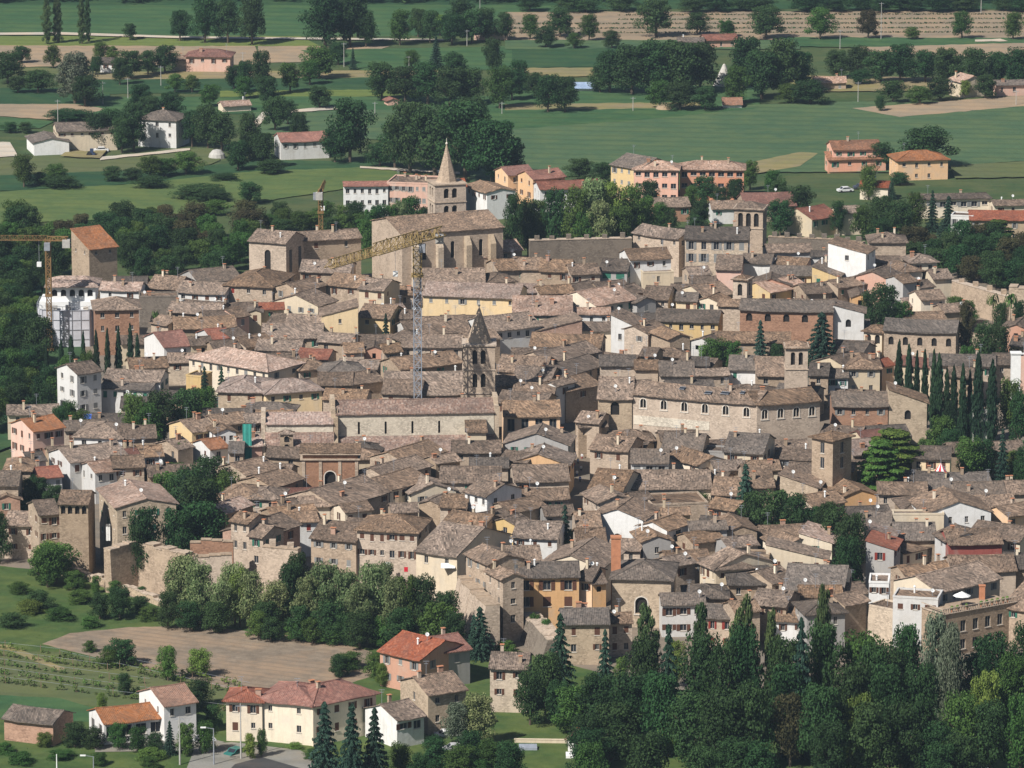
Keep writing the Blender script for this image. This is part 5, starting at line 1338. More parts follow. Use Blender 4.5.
TREES = '''
poplar 47 -2 44 11|poplar 58 -2 43 11|poplar 82 -3 44 9|poplar 88 -1 42 7|dark 130 23 39 13|dark 180 10 40 18|dark 205 -4 42 24|dark 228 -2 42 24|dark 252 -4 44 24|dark 325 -6 48 36|dark 350 -4 46 30|dark 366 10 46 20|dark 418 8 36 14|light 440 14 36 14
dark 452 14 44 22|dark 472 10 42 24|dark 486 8 40 18|dark 460 -2 26 22|conifer 436 36 68 15|dark 505 12 40 16|broad 530 14 38 16|dark 560 8 36 26|dark 546 26 47 20|broad 574 33 48 14|broad 589 14 40 16|dark 612 30 48 16|dark 621 38 50 10|dark 656 -2 36 32|dark 697 12 34 22|broad 727 20 36 18|dark 766 6 38 28
broad 820 8 39 26|russet 868 10 39 22|broad 912 27 39 14|broad 962 11 38 18|broad 1013 12 39 18|dark 8 52 82 26|dark 22 46 62 16|broad 53 45 67 16|pale 75 52 104 36|dark 85 75 106 24|dark 18 76 92 18|dark 38 70 92 26|broad 100 42 60 14|broad 112 46 60 14|dark 130 50 78 24
dark 148 50 74 18|dark 165 45 72 22|dark 120 58 84 14|dark 96 56 74 12|broad 175 74 92 16|broad 192 75 92 12|dark 234 66 88 16|broad 244 76 98 16|dark 262 50 96 18|broad 319 46 78 30|dark 338 42 64 16|conifer 353 48 70 8|broad 290 62 92 20|dark 320 86 108 20|dark 288 100 124 18|dark 268 76 108 22|dark 300 112 150 16
dark 382 62 100 28|dark 405 66 102 30|dark 428 62 104 32|dark 450 66 106 30|dark 470 68 104 28|dark 455 52 80 22|dark 493 38 74 16|broad 500 66 108 26|dark 512 70 100 22|dark 535 72 96 18|dark 548 74 112 22|dark 565 76 112 24|broad 400 10 44 22|broad 412 50 68 14
dark 610 50 92 30|dark 632 44 94 34|dark 655 40 94 38|dark 680 40 94 38|dark 700 42 92 34|dark 600 66 92 20|broad 660 80 108 22|dark 680 82 110 28|dark 705 86 110 24|dark 722 48 76 18|dark 745 36 88 30|dark 762 50 98 34|dark 782 38 96 36|dark 800 50 92 26|broad 735 66 104 24|dark 810 80 104 30|broad 790 84 102 26
dark 838 50 78 22|dark 858 46 78 22|dark 880 50 82 26|dark 900 44 82 26|dark 925 50 82 26|dark 948 48 84 26|dark 975 48 86 26|dark 1000 52 84 28|dark 1018 48 88 26|dark 893 80 102 24|broad 920 86 104 20|dark 880 96 111 9|dark 940 78 100 26|dark 985 74 98 22|light 965 80 98 12|dark 860 70 84 18
dark 350 98 162 38|dark 335 128 162 26|dark 410 100 172 40|dark 435 106 176 44|dark 465 100 180 48|dark 492 118 184 44|dark 395 120 168 30|dark 510 136 180 28|dark 380 142 166 24|dark 122 118 152 20|dark 134 102 150 24|dark 192 110 146 20|dark 178 112 146 16|dark 208 104 148 24|dark 230 108 150 26|dark 250 112 160 22|dark 238 140 170 20|dark 70 110 120 40|dark 100 112 120 20
darkbush 10 122 133 18|darkbush 25 122 133 16|broad 24 154 188 24|broad 56 164 184 22|darkbush 40 172 186 20|darkbush 112 166 182 24|darkbush 132 168 181 22|broad 150 156 178 24|broad 165 158 176 22|broad 186 152 174 26|darkbush 200 185 198 50|darkbush 215 190 202 30|dark 250 182 204 24|darkbush 225 174 180 30
broad 215 200 215 30|dark 925 127 168 44|dark 880 142 170 20|broad 868 165 200 18|darkbush 900 172 185 24|dark 780 180 205 20|dark 800 185 220 30|dark 780 200 236 28|broad 772 170 196 20|broad 750 160 190 20|dark 838 200 236 16|dark 880 195 232 28|dark 900 200 238 30|dark 880 218 242 26|broad 862 205 240 22|broad 915 192 232 24
conifer 892 178 200 8|conifer 932 190 232 16|conifer 948 196 238 22|dark 960 220 262 28|cedar 998 220 258 32|dark 1010 235 272 28|darkbush 760 228 240 16|dark 720 186 216 20|dark 705 176 206 24|broad 690 186 216 16|dark 735 178 205 18|dark 700 200 228 22|dark 670 208 232 20|dark 695 214 234 18
dark 513 192 262 22|dark 528 198 258 20|broad 540 198 256 22|dark 556 188 258 26|conifer 552 196 250 18|broad 575 186 260 30|acacia 592 178 255 34|light 612 180 254 32|broad 632 184 250 30|light 645 196 244 26|acacia 600 200 262 26|broad 620 206 258 30|dark 650 180 214 20|broad 585 210 262 26|broad 660 202 232 18|dark 580 158 180 24|dark 602 162 182 20
bush 588 250 268 18|bush 603 252 268 14|bush 536 250 266 10|bush 545 253 266 8|broad 390 204 246 18|broad 410 196 240 28|acacia 400 200 245 20|dark 378 204 248 20|broad 372 208 250 20|dark 424 206 240 16|broad 368 218 258 22
dark 885 283 330 30|dark 868 290 326 20|broad 900 300 330 22|palm 992 294 322 11|palm 1010 294 322 12|dark 1000 302 326 14|dark 1018 300 330 14|bush 955 296 308 20|bush 968 300 312 18|russet 965 300 352 16|dark 985 322 368 24|dark 1000 324 370 22|light 978 330 366 14|dark 1012 335 365 18|bush 966 345 372 20|broad 950 330 352 12
cypress 898 343 420 10|cypress 908 347 424 9|cypress 916 353 424 7|cypress 924 352 430 8|cypress 933 352 432 8|cypress 938 356 440 11|cypress 946 370 440 8|cypress 953 368 440 9|cypress 962 366 442 9|cypress 969 372 440 7|cypress 977 356 444 12|cypress 991 362 444 12|cypress 1003 382 440 8|broad 1010 378 440 30|dark 1020 390 450 24
broad 942 415 465 30|cypress 920 414 446 7|broad 930 424 450 22|dark 950 428 472 26|broad 968 436 488 30|dark 982 438 484 26|conifer 1002 428 486 18|light 1014 450 482 20|light 1004 444 478 16|dark 1022 445 490 18|dark 940 440 482 22|broad 925 438 462 18
cedar 893 430 496 62|cedar 880 440 498 40|conifer 821 312 362 38|dark 778 343 362 16|conifer 760 320 362 18|broad 715 338 366 26|broad 733 340 366 22|light 705 344 366 18|dark 875 407 430 12|bush 800 352 364 16|conifer 386 313 345 12|palm 156 311 334 9
bush 325 475 492 20|conifer 745 463 520 28|dark 755 490 536 30|dark 775 488 538 36|dark 795 492 540 32|dark 812 505 540 24|dark 835 505 560 32|dark 850 512 572 30|dark 848 535 585 28|dark 826 500 545 22|dark 858 545 580 16|broad 700 492 510 16|bush 690 495 508 14|lightbush 676 494 506 12|bush 664 495 508 12|conifer 565 504 552 20|bush 572 528 552 18
bush 968 560 572 26|lightbush 920 562 574 20|broad 168 470 512 36|dark 188 466 520 40|conifer 185 474 540 20|dark 200 476 540 44|dark 198 500 552 48|broad 215 478 515 30|broad 228 470 512 24|dark 178 506 572 34|dark 145 505 574 32|dark 138 520 576 22|bush 205 442 462 22|broad 180 440 468 22|bush 175 462 478 28|broad 225 462 490 24|dark 208 455 498 34
dark 38 475 512 30|broad 30 478 512 24|dark 55 484 514 26|bush 25 500 518 30|broad 135 392 438 26|dark 160 390 436 34|dark 185 388 430 34|broad 205 386 420 26|broad 148 402 440 30|conifer 205 366 402 14|conifer 222 366 402 14|dark 232 374 404 12|bush 122 412 434 20
cypress 47 344 392 6|cypress 62 342 394 8|cypress 72 337 394 8|cypress 84 333 390 6|cypress 97 332 392 7|cypress 108 330 386 6|cypress 119 329 384 7|cypress 131 325 386 7|cypress 138 335 382 6|broad 88 350 396 16|broad 66 355 402 20|dark 78 350 400 14|dark 60 405 450 20|broad 78 408 440 26|bush 66 420 446 20|dark 92 412 440 18
lightbush 62 404 414 10|broad 70 400 440 18|broad 56 542 586 48|broad 48 545 590 36|lightbush 52 541 575 40|bush 75 570 592 24|bush 96 575 596 12|bush 115 580 600 14|darkbush 0 510 566 22|darkbush 40 590 612 30|bush 80 590 606 30|dark 120 586 622 26|dark 100 592 622 22|bush 142 586 600 10
acacia 186 554 622 36|acacia 200 560 628 30|acacia 175 565 624 24|dark 168 590 632 24|dark 190 600 634 28|acacia 235 562 628 32|acacia 250 570 632 26|acacia 222 580 634 26|light 240 566 630 24|dark 215 600 636 26|dark 298 550 628 26|dark 290 560 632 30|acacia 275 580 634 28|acacia 325 560 640 34|acacia 345 568 642 32|acacia 310 572 640 30
acacia 372 562 644 34|acacia 395 575 648 34|acacia 360 580 648 30|dark 330 600 646 30|dark 265 600 638 28|dark 300 604 644 28|broad 410 572 648 34|dark 425 574 650 30|dark 445 590 652 34|broad 436 600 656 40|dark 400 606 656 36|dark 360 610 652 30|dark 455 610 660 26|conifer 480 606 662 32|conifer 474 614 660 20|acacia 386 560 630 22|dark 380 608 650 30
bush 350 652 672 30|dark 340 654 680 22|broad 375 652 680 22|light 382 662 690 14|dark 122 638 668 34|broad 110 648 670 20|light 168 644 684 20|light 200 648 680 26|dark 125 672 698 14|dark 200 678 710 26|dark 188 690 716 24|dark 212 704 732 20|light 102 692 716 12|bush 90 640 655 14
dark 75 722 750 24|dark 95 726 752 22|broad 118 722 752 22|broad 138 726 754 20|dark 155 732 754 18|conifer 170 720 758 16|broad 186 722 758 26|broad 206 720 756 24|conifer 325 700 778 36|conifer 352 702 790 36|conifer 375 706 786 34|broad 400 742 775 26|broad 262 728 760 12|light 250 732 762 14|acacia 478 692 748 34|pale 458 700 748 28|dark 470 730 770 30
dark 436 735 775 30|broad 460 744 790 36|broad 490 738 785 34|dark 510 740 790 30|dark 420 752 790 24|light 500 745 775 16|lightbush 505 640 658 20|bush 545 618 650 16|bush 535 612 644 16
conifer 560 612 700 34|dark 545 650 718 36|dark 530 670 728 32|broad 560 680 730 30|broad 575 690 735 40|conifer 605 628 706 24|light 622 655 690 14|poplar 645 606 722 28|dark 600 672 740 42|dark 630 670 755 48|dark 660 668 760 44|poplar 700 604 734 24|light 676 638 690 20
poplar 745 596 742 26|poplar 735 618 745 26|broad 645 730 800 46|light 640 738 790 34|dark 690 690 770 46|broad 720 690 778 48|dark 750 680 775 44|poplar 780 640 750 26|poplar 822 588 745 24|dark 790 660 760 44|broad 770 640 740 30|russet 790 690 770 40|dark 820 680 775 44
broad 860 630 745 50|dark 850 660 765 50|broad 885 640 750 44|dark 840 630 740 30|pale 935 608 745 28|pale 950 620 750 24|broad 905 620 740 40|dark 920 660 770 44|broad 990 632 735 44|dark 975 650 745 40|broad 1010 650 750 40|broad 960 690 775 44|dark 990 700 780 44|broad 1020 690 785 40|broad 870 700 790 50
dark 900 700 785 44|broad 830 720 800 44|flower 826 740 782 34|dark 760 740 805 40|dark 700 745 810 40|broad 590 740 800 36|dark 610 715 765 34|dark 940 740 800 36|bush 480 758 790 30|poplar 770 610 742 20|light 668 700 760 26|dark 870 640 760 40|broad 960 640 730 30|dark 1024 620 720 30|broad 888 660 770 40
lightbush 745 752 778 30|bush 330 744 758 26|lightbush 296 742 752 16|bush 380 748 770 30|bush 312 748 762 18|dark 745 622 748 42|dark 702 630 742 42|dark 822 618 752 44|dark 646 634 728 42|dark 782 632 752 42|dark 722 640 750 40|conifer 668 622 742 34|conifer 800 615 760 36|light 860 690 770 34|light 985 668 760 32|bush 100 752 768 20|dark 96 112 148 26|dark 112 108 146 24|dark 150 96 118 22|dark 170 92 116 24|dark 262 132 168 22|dark 222 112 150 26|dark 275 96 130 22|dark 60 60 90 22|broad 210 84 106 18|dark 140 84 108 20|darkbush 60 176 188 40|darkbush 150 176 188 40|darkbush 270 160 174 34|dark 250 130 160 24|dark 245 60 92 18|broad 310 60 84 18|dark 520 60 90 20|dark 470 96 130 30|dark 500 60 90 18|broad 570 84 104 16|dark 430 10 42 18|dark 300 130 150 16|lightbush 30 600 616 30|bush 60 608 622 34|darkbush 12 612 630 30|bush 110 600 616 26|bush 150 606 622 26|darkbush 140 596 614 20|bush 90 616 630 22|bush 20 582 596 26|light 45 732 750 18|bush 60 750 762 30|bush 20 752 766 30|lightbush 150 748 762 26|bush 5 742 756 20|bush 150 756 772 20|russet 670 645 720 24|russet 708 660 740 24
'''
for it in TREES.replace('\n', '|').split('|'):
    if it.strip():
        k, x, a, b, w = it.split(); tree(k, float(x), float(a), float(b), float(w))
# woods: dense groves
def grove(poly, n, hpx, wpx, kinds, group, label, seed, sort=None):
    rng = random.Random(seed); xs = [p[0] for p in poly]; ys = [p[1] for p in poly]; put = []; tries = 0
    def inside(x, y):
        c = False
        for (x0, y0), (x1, y1) in zip(poly, poly[1:]+poly[:1]):
            if (y0 > y) != (y1 > y) and x < (x1-x0)*(y-y0)/(y1-y0)+x0: c = not c
        return c
    while len(put) < n and tries < 6000:
        tries += 1; x, y = rng.uniform(min(xs), max(xs)), rng.uniform(min(ys), max(ys))
        if not inside(x, y) or any(abs(x-a) < wpx*.42 and abs(y-b) < wpx*.16 for a, b in put): continue
        put.append((x, y)); k = rng.choice(kinds); q = rng.uniform(.8, 1.2)
        tree(k, x, y-hpx*q, y, wpx*rng.uniform(.85, 1.25), group, label.replace('*', TN2[k]))
grove([(60,248),(120,236),(250,236),(256,262),(245,280),(130,286),(120,262),(62,268)], 52, 32, 26, ['dark','dark','dark','broad','broad','dark','russet'], 'dark wood behind the ruined tower', '*, one of the wood behind the ruined tower', 1)
grove([(-20,240),(66,244),(66,300),(40,330),(36,352),(-20,352)], 46, 36, 26, ['dark','dark','broad'], 'dark wood around the rusty crane', '*, one of the wood around the rusty crane', 2)
grove([(-20,352),(38,356),(66,402),(58,424),(10,432),(-20,440)], 30, 42, 28, ['dark','dark','darkbush','broad'], 'dark trees below the wrapped building', '*, one of the slope below the wrapped building', 3)
grove([(250,226),(370,222),(368,240),(300,236),(250,240)], 20, 22, 24, ['dark','dark','broad','broad'], 'trees behind the convent block', '*, one of the trees behind the convent block', 4)
grove([(912,262),(960,252),(1040,262),(1040,298),(1000,292),(950,280),(912,268)], 40, 32, 28, ['dark','dark','dark','russet'], 'dark grove above the ragged town wall', '*, one of the grove above the ragged wall', 5)
grove([(520,10),(1040,8),(1040,11),(520,12)], 26, 14, 24, ['dark'], 'distant dark woodland edge', '*, one of the far woodland edge', 6)
grove([(540,740),(640,720),(1040,720),(1040,800),(560,800)], 26, 60, 46, ['dark','broad','dark'], 'dark trees along the bottom edge', '*, one of the nearest wood', 7)
grove([(255,640),(440,650),(440,660),(255,644)], 12, 30, 26, ['dark','broad'], 'shrubby trees edging the ploughed field', '*, one of the row edging the ploughed field', 8)
# distant woodland mass
b = MB(); rng = random.Random(3)
for i in range(300):
    p = at(rng.uniform(-60, 1084), rng.uniform(-22, 3)); leafy(b, (p.x, p.y, 5), (7, 7, 5), 130, .9, rng)
o = b.build('distant_woodland', LF['dark']); tag(o, 'continuous dark woodland closing the far edge of the plain', 'woodland', kind='stuff')
# rough grass tufts on the near bank
b = MB(); rng = random.Random(12)
for i in range(16000):
    x, y = rng.uniform(-10, 520), rng.uniform(568, 780)
    if y < 626+.02*x and x > 150: continue
    if 622 < y < 700 and 40 < x < 380 or 642 < y < 716 and x < 250: continue
    if y > 738 and 190 < x < 620: continue
    p = at(x, y); s = rng.uniform(.25,.7); a = rng.uniform(0, 3.14); u = Vector((math.cos(a), math.sin(a), 0))*s*.5
    b.face([p-u, p+u, p+u*.6+Vector((0,0,s*rng.uniform(.5,1.1))), p-u*.8+Vector((0,0,s*.6))])
tag(b.build('long_grass', LF['light']), 'long grass and weeds on the near banks', 'grass', kind='stuff')

# vineyard rows
posts_group = 'vine rows below the ploughed field'
rows = [((-30,655),(110,674)), ((-30,664),(150,688)), ((-30,673),(200,704)), ((-30,682),(240,716)), ((60,660),(245,700)), ((130,668),(250,692)), ((-30,648),(60,658))]
for i, (p, q) in enumerate(rows):
    P, Q = at(*p), at(*q); L = (Q-P).length; d = (Q-P)/L; root = empty('vine_row', P); rng = random.Random(i)
    v = MB()
    for k in range(int(L/1.3)):
        if rng.random() < .1: continue
        q_ = rng.uniform(.6,1.35); c = d*(k*1.3+rng.uniform(-.35,.35)); leafy(v, (c.x, c.y, 1.1*q_), (.5*q_,.5*q_,.6*q_), int(34*q_), .17, rng); v.bar((c.x,c.y,0), (c.x,c.y,1.1), .09, 1)
    v.build('vines', [LF['vine'], M['bark']], root)
    w = MB(); w.bar((0,0,1.7), (d.x*L,d.y*L,1.7), .03); w.build('wire', M['metal'], root)
    for k in range(0, int(L/7)+1):
        m = MB(); c = d*k*7.0; m.bar((c.x,c.y,0), (c.x,c.y,1.95+rng.uniform(-.25,.3)), .11); m.build('post', M['wood'], root)
    tag(root, ['vine row nearest the dirt path at the left edge', 'second vine row of the vineyard at the left edge', 'third vine row of the left vineyard, ending by the small dark shrub', 'vine row nearest the brick shed and farm', 'vine row running beneath the two pale young trees', 'short vine row closest to the ploughed field', 'short upper vine row by the bank of grass'][i], 'vine row', posts_group)

# hedge lines across the tilled plain
for i, y in enumerate((15.5, 20, 24.5, 29, 33.5)):
    P, Q = at(505 if i > 1 else 620, y), at(1060, y-1.0); L = (Q-P).length; d = (Q-P)/L; b = MB(); rng = random.Random(i+90)
    for k in range(int(L/1.6)):
        c = d*(k*1.6); leafy(b, (c.x, c.y, .3), (1.1,.9,.25), 9, .30, rng)
    o = b.build('hedge_row', LF['dark']); o.location = P; tag(o, ['farthest', 'second farthest', 'middle', 'second nearest', 'nearest'][i]+' of the low hedge lines across the tilled plain', 'hedge', 'low hedge lines across the tilled plain')
# the yard at the bottom: marquee, garden wall, car port
m = MB(); m.box(-5,-.2,0,5,.2,1.1); m.box(-5.1,-.25,1.1,5.1,.25,1.2); small('garden_wall', m, wall_mat('cr'), at(545, 746), 'pale garden wall beside the yard at the bottom edge', 'wall', -.05)
for x, y, l in ((528, 752, 'blue-green sheet over a stack in the bottom yard'), (575, 760, 'pale sheet over a stack in the bottom yard')):
    m = MB(); m.box(-1.4,-.8,0,1.4,.8,.9); m.face([(-1.5,-.9,.95),(1.5,-.9,.95),(1.45,.9,1.15),(-1.5,.9,1.15)], 1); m.box(-1.5,-.92,.55,1.5,-.86,.95,1); small('covered_stack', m, [M['wood'], M['bluegrey'] if 'blue' in l else M['cloth']], at(x, y), l, 'stack')

# ------------------------------------------------------------------ poles and lamps
def pole(x, yt, yb, label, lamp=False, m='concrete', r=.13, arms=True):
    b = at(x, yb); h = (yb-yt)/(ppm(b)*.975); root = empty('street_lamp' if lamp else 'utility_pole', b); q = MB(); q.tube((0,0,0), (0,0,h), r, r*.6, 8); q.build('pole', M[m], root)
    q = MB()
    if lamp:
        q.bar((0,0,h-.05), (-1.3,-.3,h+.25), .09); q.build('arm', M['metal'], root)
        q = MB(); q.box(-2.1,-.5,h+.18,-1.2,-.12,h+.34); q.build('lamp_head', M['white'], root)
    elif arms: q.bar((-.8,0,h-.4), (.8,0,h-.4), .1); q.build('crossarm', M['metal'], root)
    tag(root, label, 'street lamp' if lamp else 'pole')
pole(180, 716, 768, 'grey utility pole in front of the low orange-roofed farm building', r=.16)
pole(241, 703, 762, 'pale utility pole by the left corner of the big cream villa', r=.14)
pole(214, 728, 768, 'street lamp with a white head by the green car', True, 'metal')
pole(94, 756, 792, 'street lamp rising from the grass below the brick shed', True, 'metal')
pole(57, 754, 775, 'short white post in the grass below the brick shed', False, 'white', arms=False)
for x, a, b, l in ((103,82,105,'beside the silvery grey tree'), (128,78,99,'in the green strip before the far farmhouse'), (161,66,86,'before the pink red-roofed farmhouse'), (344,43,67,'beside the round tree on the tan field'), (58,100,125,'on the far left tan field'),
                   (283,102,123,'by the bend of the pale path'), (375,102,116,'before the tiny pink hut'), (480,-2,40,'tall and thin before the distant trees'), (409,56,70,'in the green field left of the conifer'), (502,102,115,'at the left end of the wide teal field'),
                   (840,30,49,'below the orchard row of round trees'), (858,82,103,'before the hedge right of the large dark trees'), (881,3,40,'among the round trees on the tilled rows'), (951,80,100,'white twin of the far right farmhouse'), (633,97,112,'at the edge of the wide teal field'), (5,470,495,'beside the grey left-edge roofs'),
                   (243,52,72,'right of the pink red-roofed farmhouse'), (981,-8,13,'on the skyline of the tilled rows'), (1016,90,106,'at the right end of the tan triangle field'), (467,30,46,'by the distant dark clump'), (133,112,134,'beside the long barn')):
    pole(x, a, b, 'thin pale utility pole '+l if 'tall' not in l and 'white' not in l else 'pale utility pole '+l.replace('tall and thin ', 'tallest one ').replace('white twin of', 'close to'), r=.12)

# pale cone of gravel, blue sheets, cars, people
m = MB(); m.lathe([(3.4,0), (2.6,1.6), (1.7,3.6), (.8,5.6), (.45,6.4), (0,6.8)], 14); small('plaster_cone', m, plain('pale_stone_b', (.5,.47,.43)), at(724, 86), 'pale conical mound-like monument between dark trees in the fields', 'monument')
m = MB(); m.lathe([(2.6,0), (2.0,1.3), (1.0,2.0), (0,2.3)], 14); small('hay_heap', m, TAN, at(664, 110), 'tan heap at the edge of the wide teal field', 'heap')
m = MB(); m.lathe([(2.4,0), (2.1,1.2), (1.2,2.2), (0,2.5)], 12); small('gravel_heap', m, M['concrete'], at(217, 158), 'grey gravel heap beside the dark trees right of the cream farmhouse', 'heap')
def car(x, y, c, rz, label):
    root = empty('car', at(x, y), rz); m = MB(); prof = [(-2.1,.35),(-2.1,.85),(-1.3,.95),(-.7,1.42),(.9,1.42),(1.6,.95),(2.1,.8),(2.1,.35)]
    for s in (-1, 1): P = [(a, s*.85, z) for a, z in prof]; m.face(P if s < 0 else P[::-1])
    for (a, z), (b, w) in zip(prof, prof[1:]+prof[:1]): m.face([(a,-.85,z), (a,.85,z), (b,.85,w), (b,-.85,w)])
    m.build('body', c, root); g = MB()
    for s in (-1, 1): g.face([(-1.15,s*.86,.98),(1.4,s*.86,.98),(.85,s*.86,1.34),(-.65,s*.86,1.34)])
    g.face([(-1.32,-.7,.96),(-1.32,.7,.96),(-.74,.7,1.4),(-.74,-.7,1.4)]); g.face([(1.62,-.7,.96),(1.62,.7,.96),(.93,.7,1.4),(.93,-.7,1.4)]); g.build('windows', M['glass'], root)
    for a in (-1.3, 1.3):
        for s in (-.86, .72): w = MB(); w.tube((a,s,.33), (a,s+.14,.33), .33, .33, 12); w.build('wheel', M['tyre'], root)
    tag(root, label, 'car')
car(101, 152, M['carpaint'], .1, 'white car parked in the yard beside the square cream farmhouse')
car(236, 756, plain('car_green', (.03,.16,.14), .3), .9, 'dark green car at the foot of the pale utility pole')
car(447, 738, M['carpaint'], .2, 'white car beside the tan stone house with the lit gable')
car(455, 752, plain('car_silver', (.5,.5,.52), .3), .1, 'silver car half hidden by bushes below the tan house')
car(203, 744, plain('car_grey', (.6,.6,.6), .3), .3, 'pale grey car under the porch side of the white farmhouse')
car(861, 189, plain('car_dark', (.08,.09,.12), .3), .2, 'dark car in the yard below the salmon pink villa')
car(845, 192, M['carpaint'], .3, 'white car in the yard left of the dark car below the pink villa')
car(985, 776, M['carpaint'], .5, 'white car at the bottom right edge of the wood')
m = MB(); m.box(-.6,-.8,.5,.9,.8,1.2); m.box(-.5,-.6,1.2,.4,.6,2.3); root = empty('tractor', at(92, 157)); m.build('body', plain('tractor_blue', (.04,.06,.12)), root)
for a, r, s in ((-.7,.75,-.95), (-.7,.75,.75), (1.0,.45,-.8), (1.0,.45,.65)): w = MB(); w.tube((a,s,r), (a,s+.2,r), r, r, 12); w.build('wheel', M['tyre'], root)
tag(root, 'small dark tractor on the track before the farm sheds', 'tractor')
# walkers in the narrow street: one skinned body, posed twice
def body(pose):
    J = dict(pel=(0,0,.95), ch=(0,.02,1.35), nk=(0,.03,1.52), hd=(0,.0,1.68), ht=(0,.01,1.78))
    s = pose
    V = [(0,0,.95),(0,.01,1.15),(0,.02,1.38),(0,.02,1.50),(0,0,1.62),(0,.01,1.74),
         (-.19,.02,1.40),(-.24,-.06*s,1.13),(-.25,-.20*s,.90),(.19,.02,1.40),(.24,.06*s,1.13),(.25,.12*s,.88),
         (-.10,0,.90),(-.11,.14*s,.50),(-.11,.30*s,.08),(-.11,.30*s-.16,.04),(.10,0,.90),(.11,-.12*s,.50),(.11,-.16*s,.08),(.11,-.16*s-.16,.04)]
    E = [(0,1),(1,2),(2,3),(3,4),(4,5),(2,6),(6,7),(7,8),(2,9),(9,10),(10,11),(0,12),(12,13),(13,14),(14,15),(0,16),(16,17),(17,18),(18,19)]
    Rr = [.15,.14,.16,.065,.105,.08,.07,.05,.035,.07,.05,.035,.10,.07,.045,.035,.10,.07,.045,.035]
    me = bpy.data.meshes.new('tmp'); me.from_pydata(V, E, []); o = bpy.data.objects.new('tmp', me); col.objects.link(o)
    o.modifiers.new('s', 'SKIN'); 
    for i, v in enumerate(me.skin_vertices[0].data): v.radius = (Rr[i], Rr[i]*.85); v.use_root = (i == 0)
    o.modifiers.new('u', 'SUBSURF').levels = 1
    bpy.context.view_layer.update(); ev = o.evaluated_get(bpy.context.evaluated_depsgraph_get()); out = bpy.data.meshes.new_from_object(ev); bpy.data.objects.remove(o); return out
BD = [body(1.0), body(-.8)]
SH = [('white', (.8,.8,.8)), ('blue', (.08,.15,.5)), ('red', (.5,.04,.05)), ('black', (.03,.03,.03)), ('pale blue', (.4,.5,.7)), ('yellow', (.7,.55,.1))]
ppl = [(577,447,0,3),(580,452,1,0),(576,458,3,1),(582,461,0,2),(578,466,4,3),(574,470,2,1),(581,473,0,3),(577,478,0,1),(580,484,1,3),(583,456,5,1)]
WHO = ['farthest up the narrow street', 'second farthest, beside the wall', 'on the shaded left side mid street', 'on the sunny right side mid street', 'in the middle of the street group', 'near the left house corner', 'right of the one in red', 'just ahead of the nearest walker', 'nearest of all down the narrow street', 'between two others near the top']
for i, (x, y, c, l) in enumerate(ppl):
    me = BD[i % 2].copy(); nm, cc = SH[c]; lw = SH[l]
    me.materials.clear()
    for mm in (M['skin'], plain('shirt_'+nm.replace(' ', '_'), cc), plain('trousers_'+lw[0], shade(lw[1], .7)), M['hair']): me.materials.append(mm)
    for p in me.polygons:
        z = p.center.z; side = abs(p.center.x) > .16
        p.material_index = 3 if z > 1.70 or (z > 1.6 and p.center.y > .04) else 0 if z > 1.47 or (side and z < 1.05 and z > .8) else 1 if z > .95 else 2
    o = bpy.data.objects.new('person', me); col.objects.link(o); o.location = at(x, y); o.rotation_euler = (0,0,TR.uniform(-.5,.5)+(0 if i % 3 else 3.1))
    tag(o, f'person in {nm} shirt and {lw[0]} trousers, walking {WHO[i]}', 'person', 'people walking in the narrow street')
# ------------------------------------------------------------------ houses that close the gaps between those read from the photograph
def obb(c, rot, hw, hd, e=.3):
    ca, sa = math.cos(rot), math.sin(rot); return [Vector((c.x+x*ca-y*sa, c.y+x*sa+y*ca)) for x, y in ((-hw-e,-hd-e),(hw+e,-hd-e),(hw+e,hd+e),(-hw-e,hd+e))]
def hit(A, B):
    for P in (A, B):
        for i in range(4):
            ax = P[(i+1)%4]-P[i]; ax = Vector((-ax.y, ax.x)); a = [p.dot(ax) for p in A]; b = [p.dot(ax) for p in B]
            if max(a) < min(b) or max(b) < min(a): return False
    return True
TOWNP = [(130,330),(250,322),(420,320),(520,300),(640,290),(760,280),(870,300),(950,330),(960,370),(880,372),(880,430),(905,500),(1024,520),(1024,640),(700,642),(560,606),(470,560),(300,560),(240,560),(130,500),(20,520),(30,440),(100,420),(140,380)]
def inp(x, y, poly):
    c = False
    for (x0, y0), (x1, y1) in zip(poly, poly[1:]+poly[:1]):
        if (y0 > y) != (y1 > y) and x < (x1-x0)*(y-y0)/(y1-y0)+x0: c = not c
    return c
FO = [(c, obb(c, r, a, b, -.4), max(a, b)) for c, r, a, b in FOOT]; vis = list(VIS); rng = random.Random(2024); nfill = 0
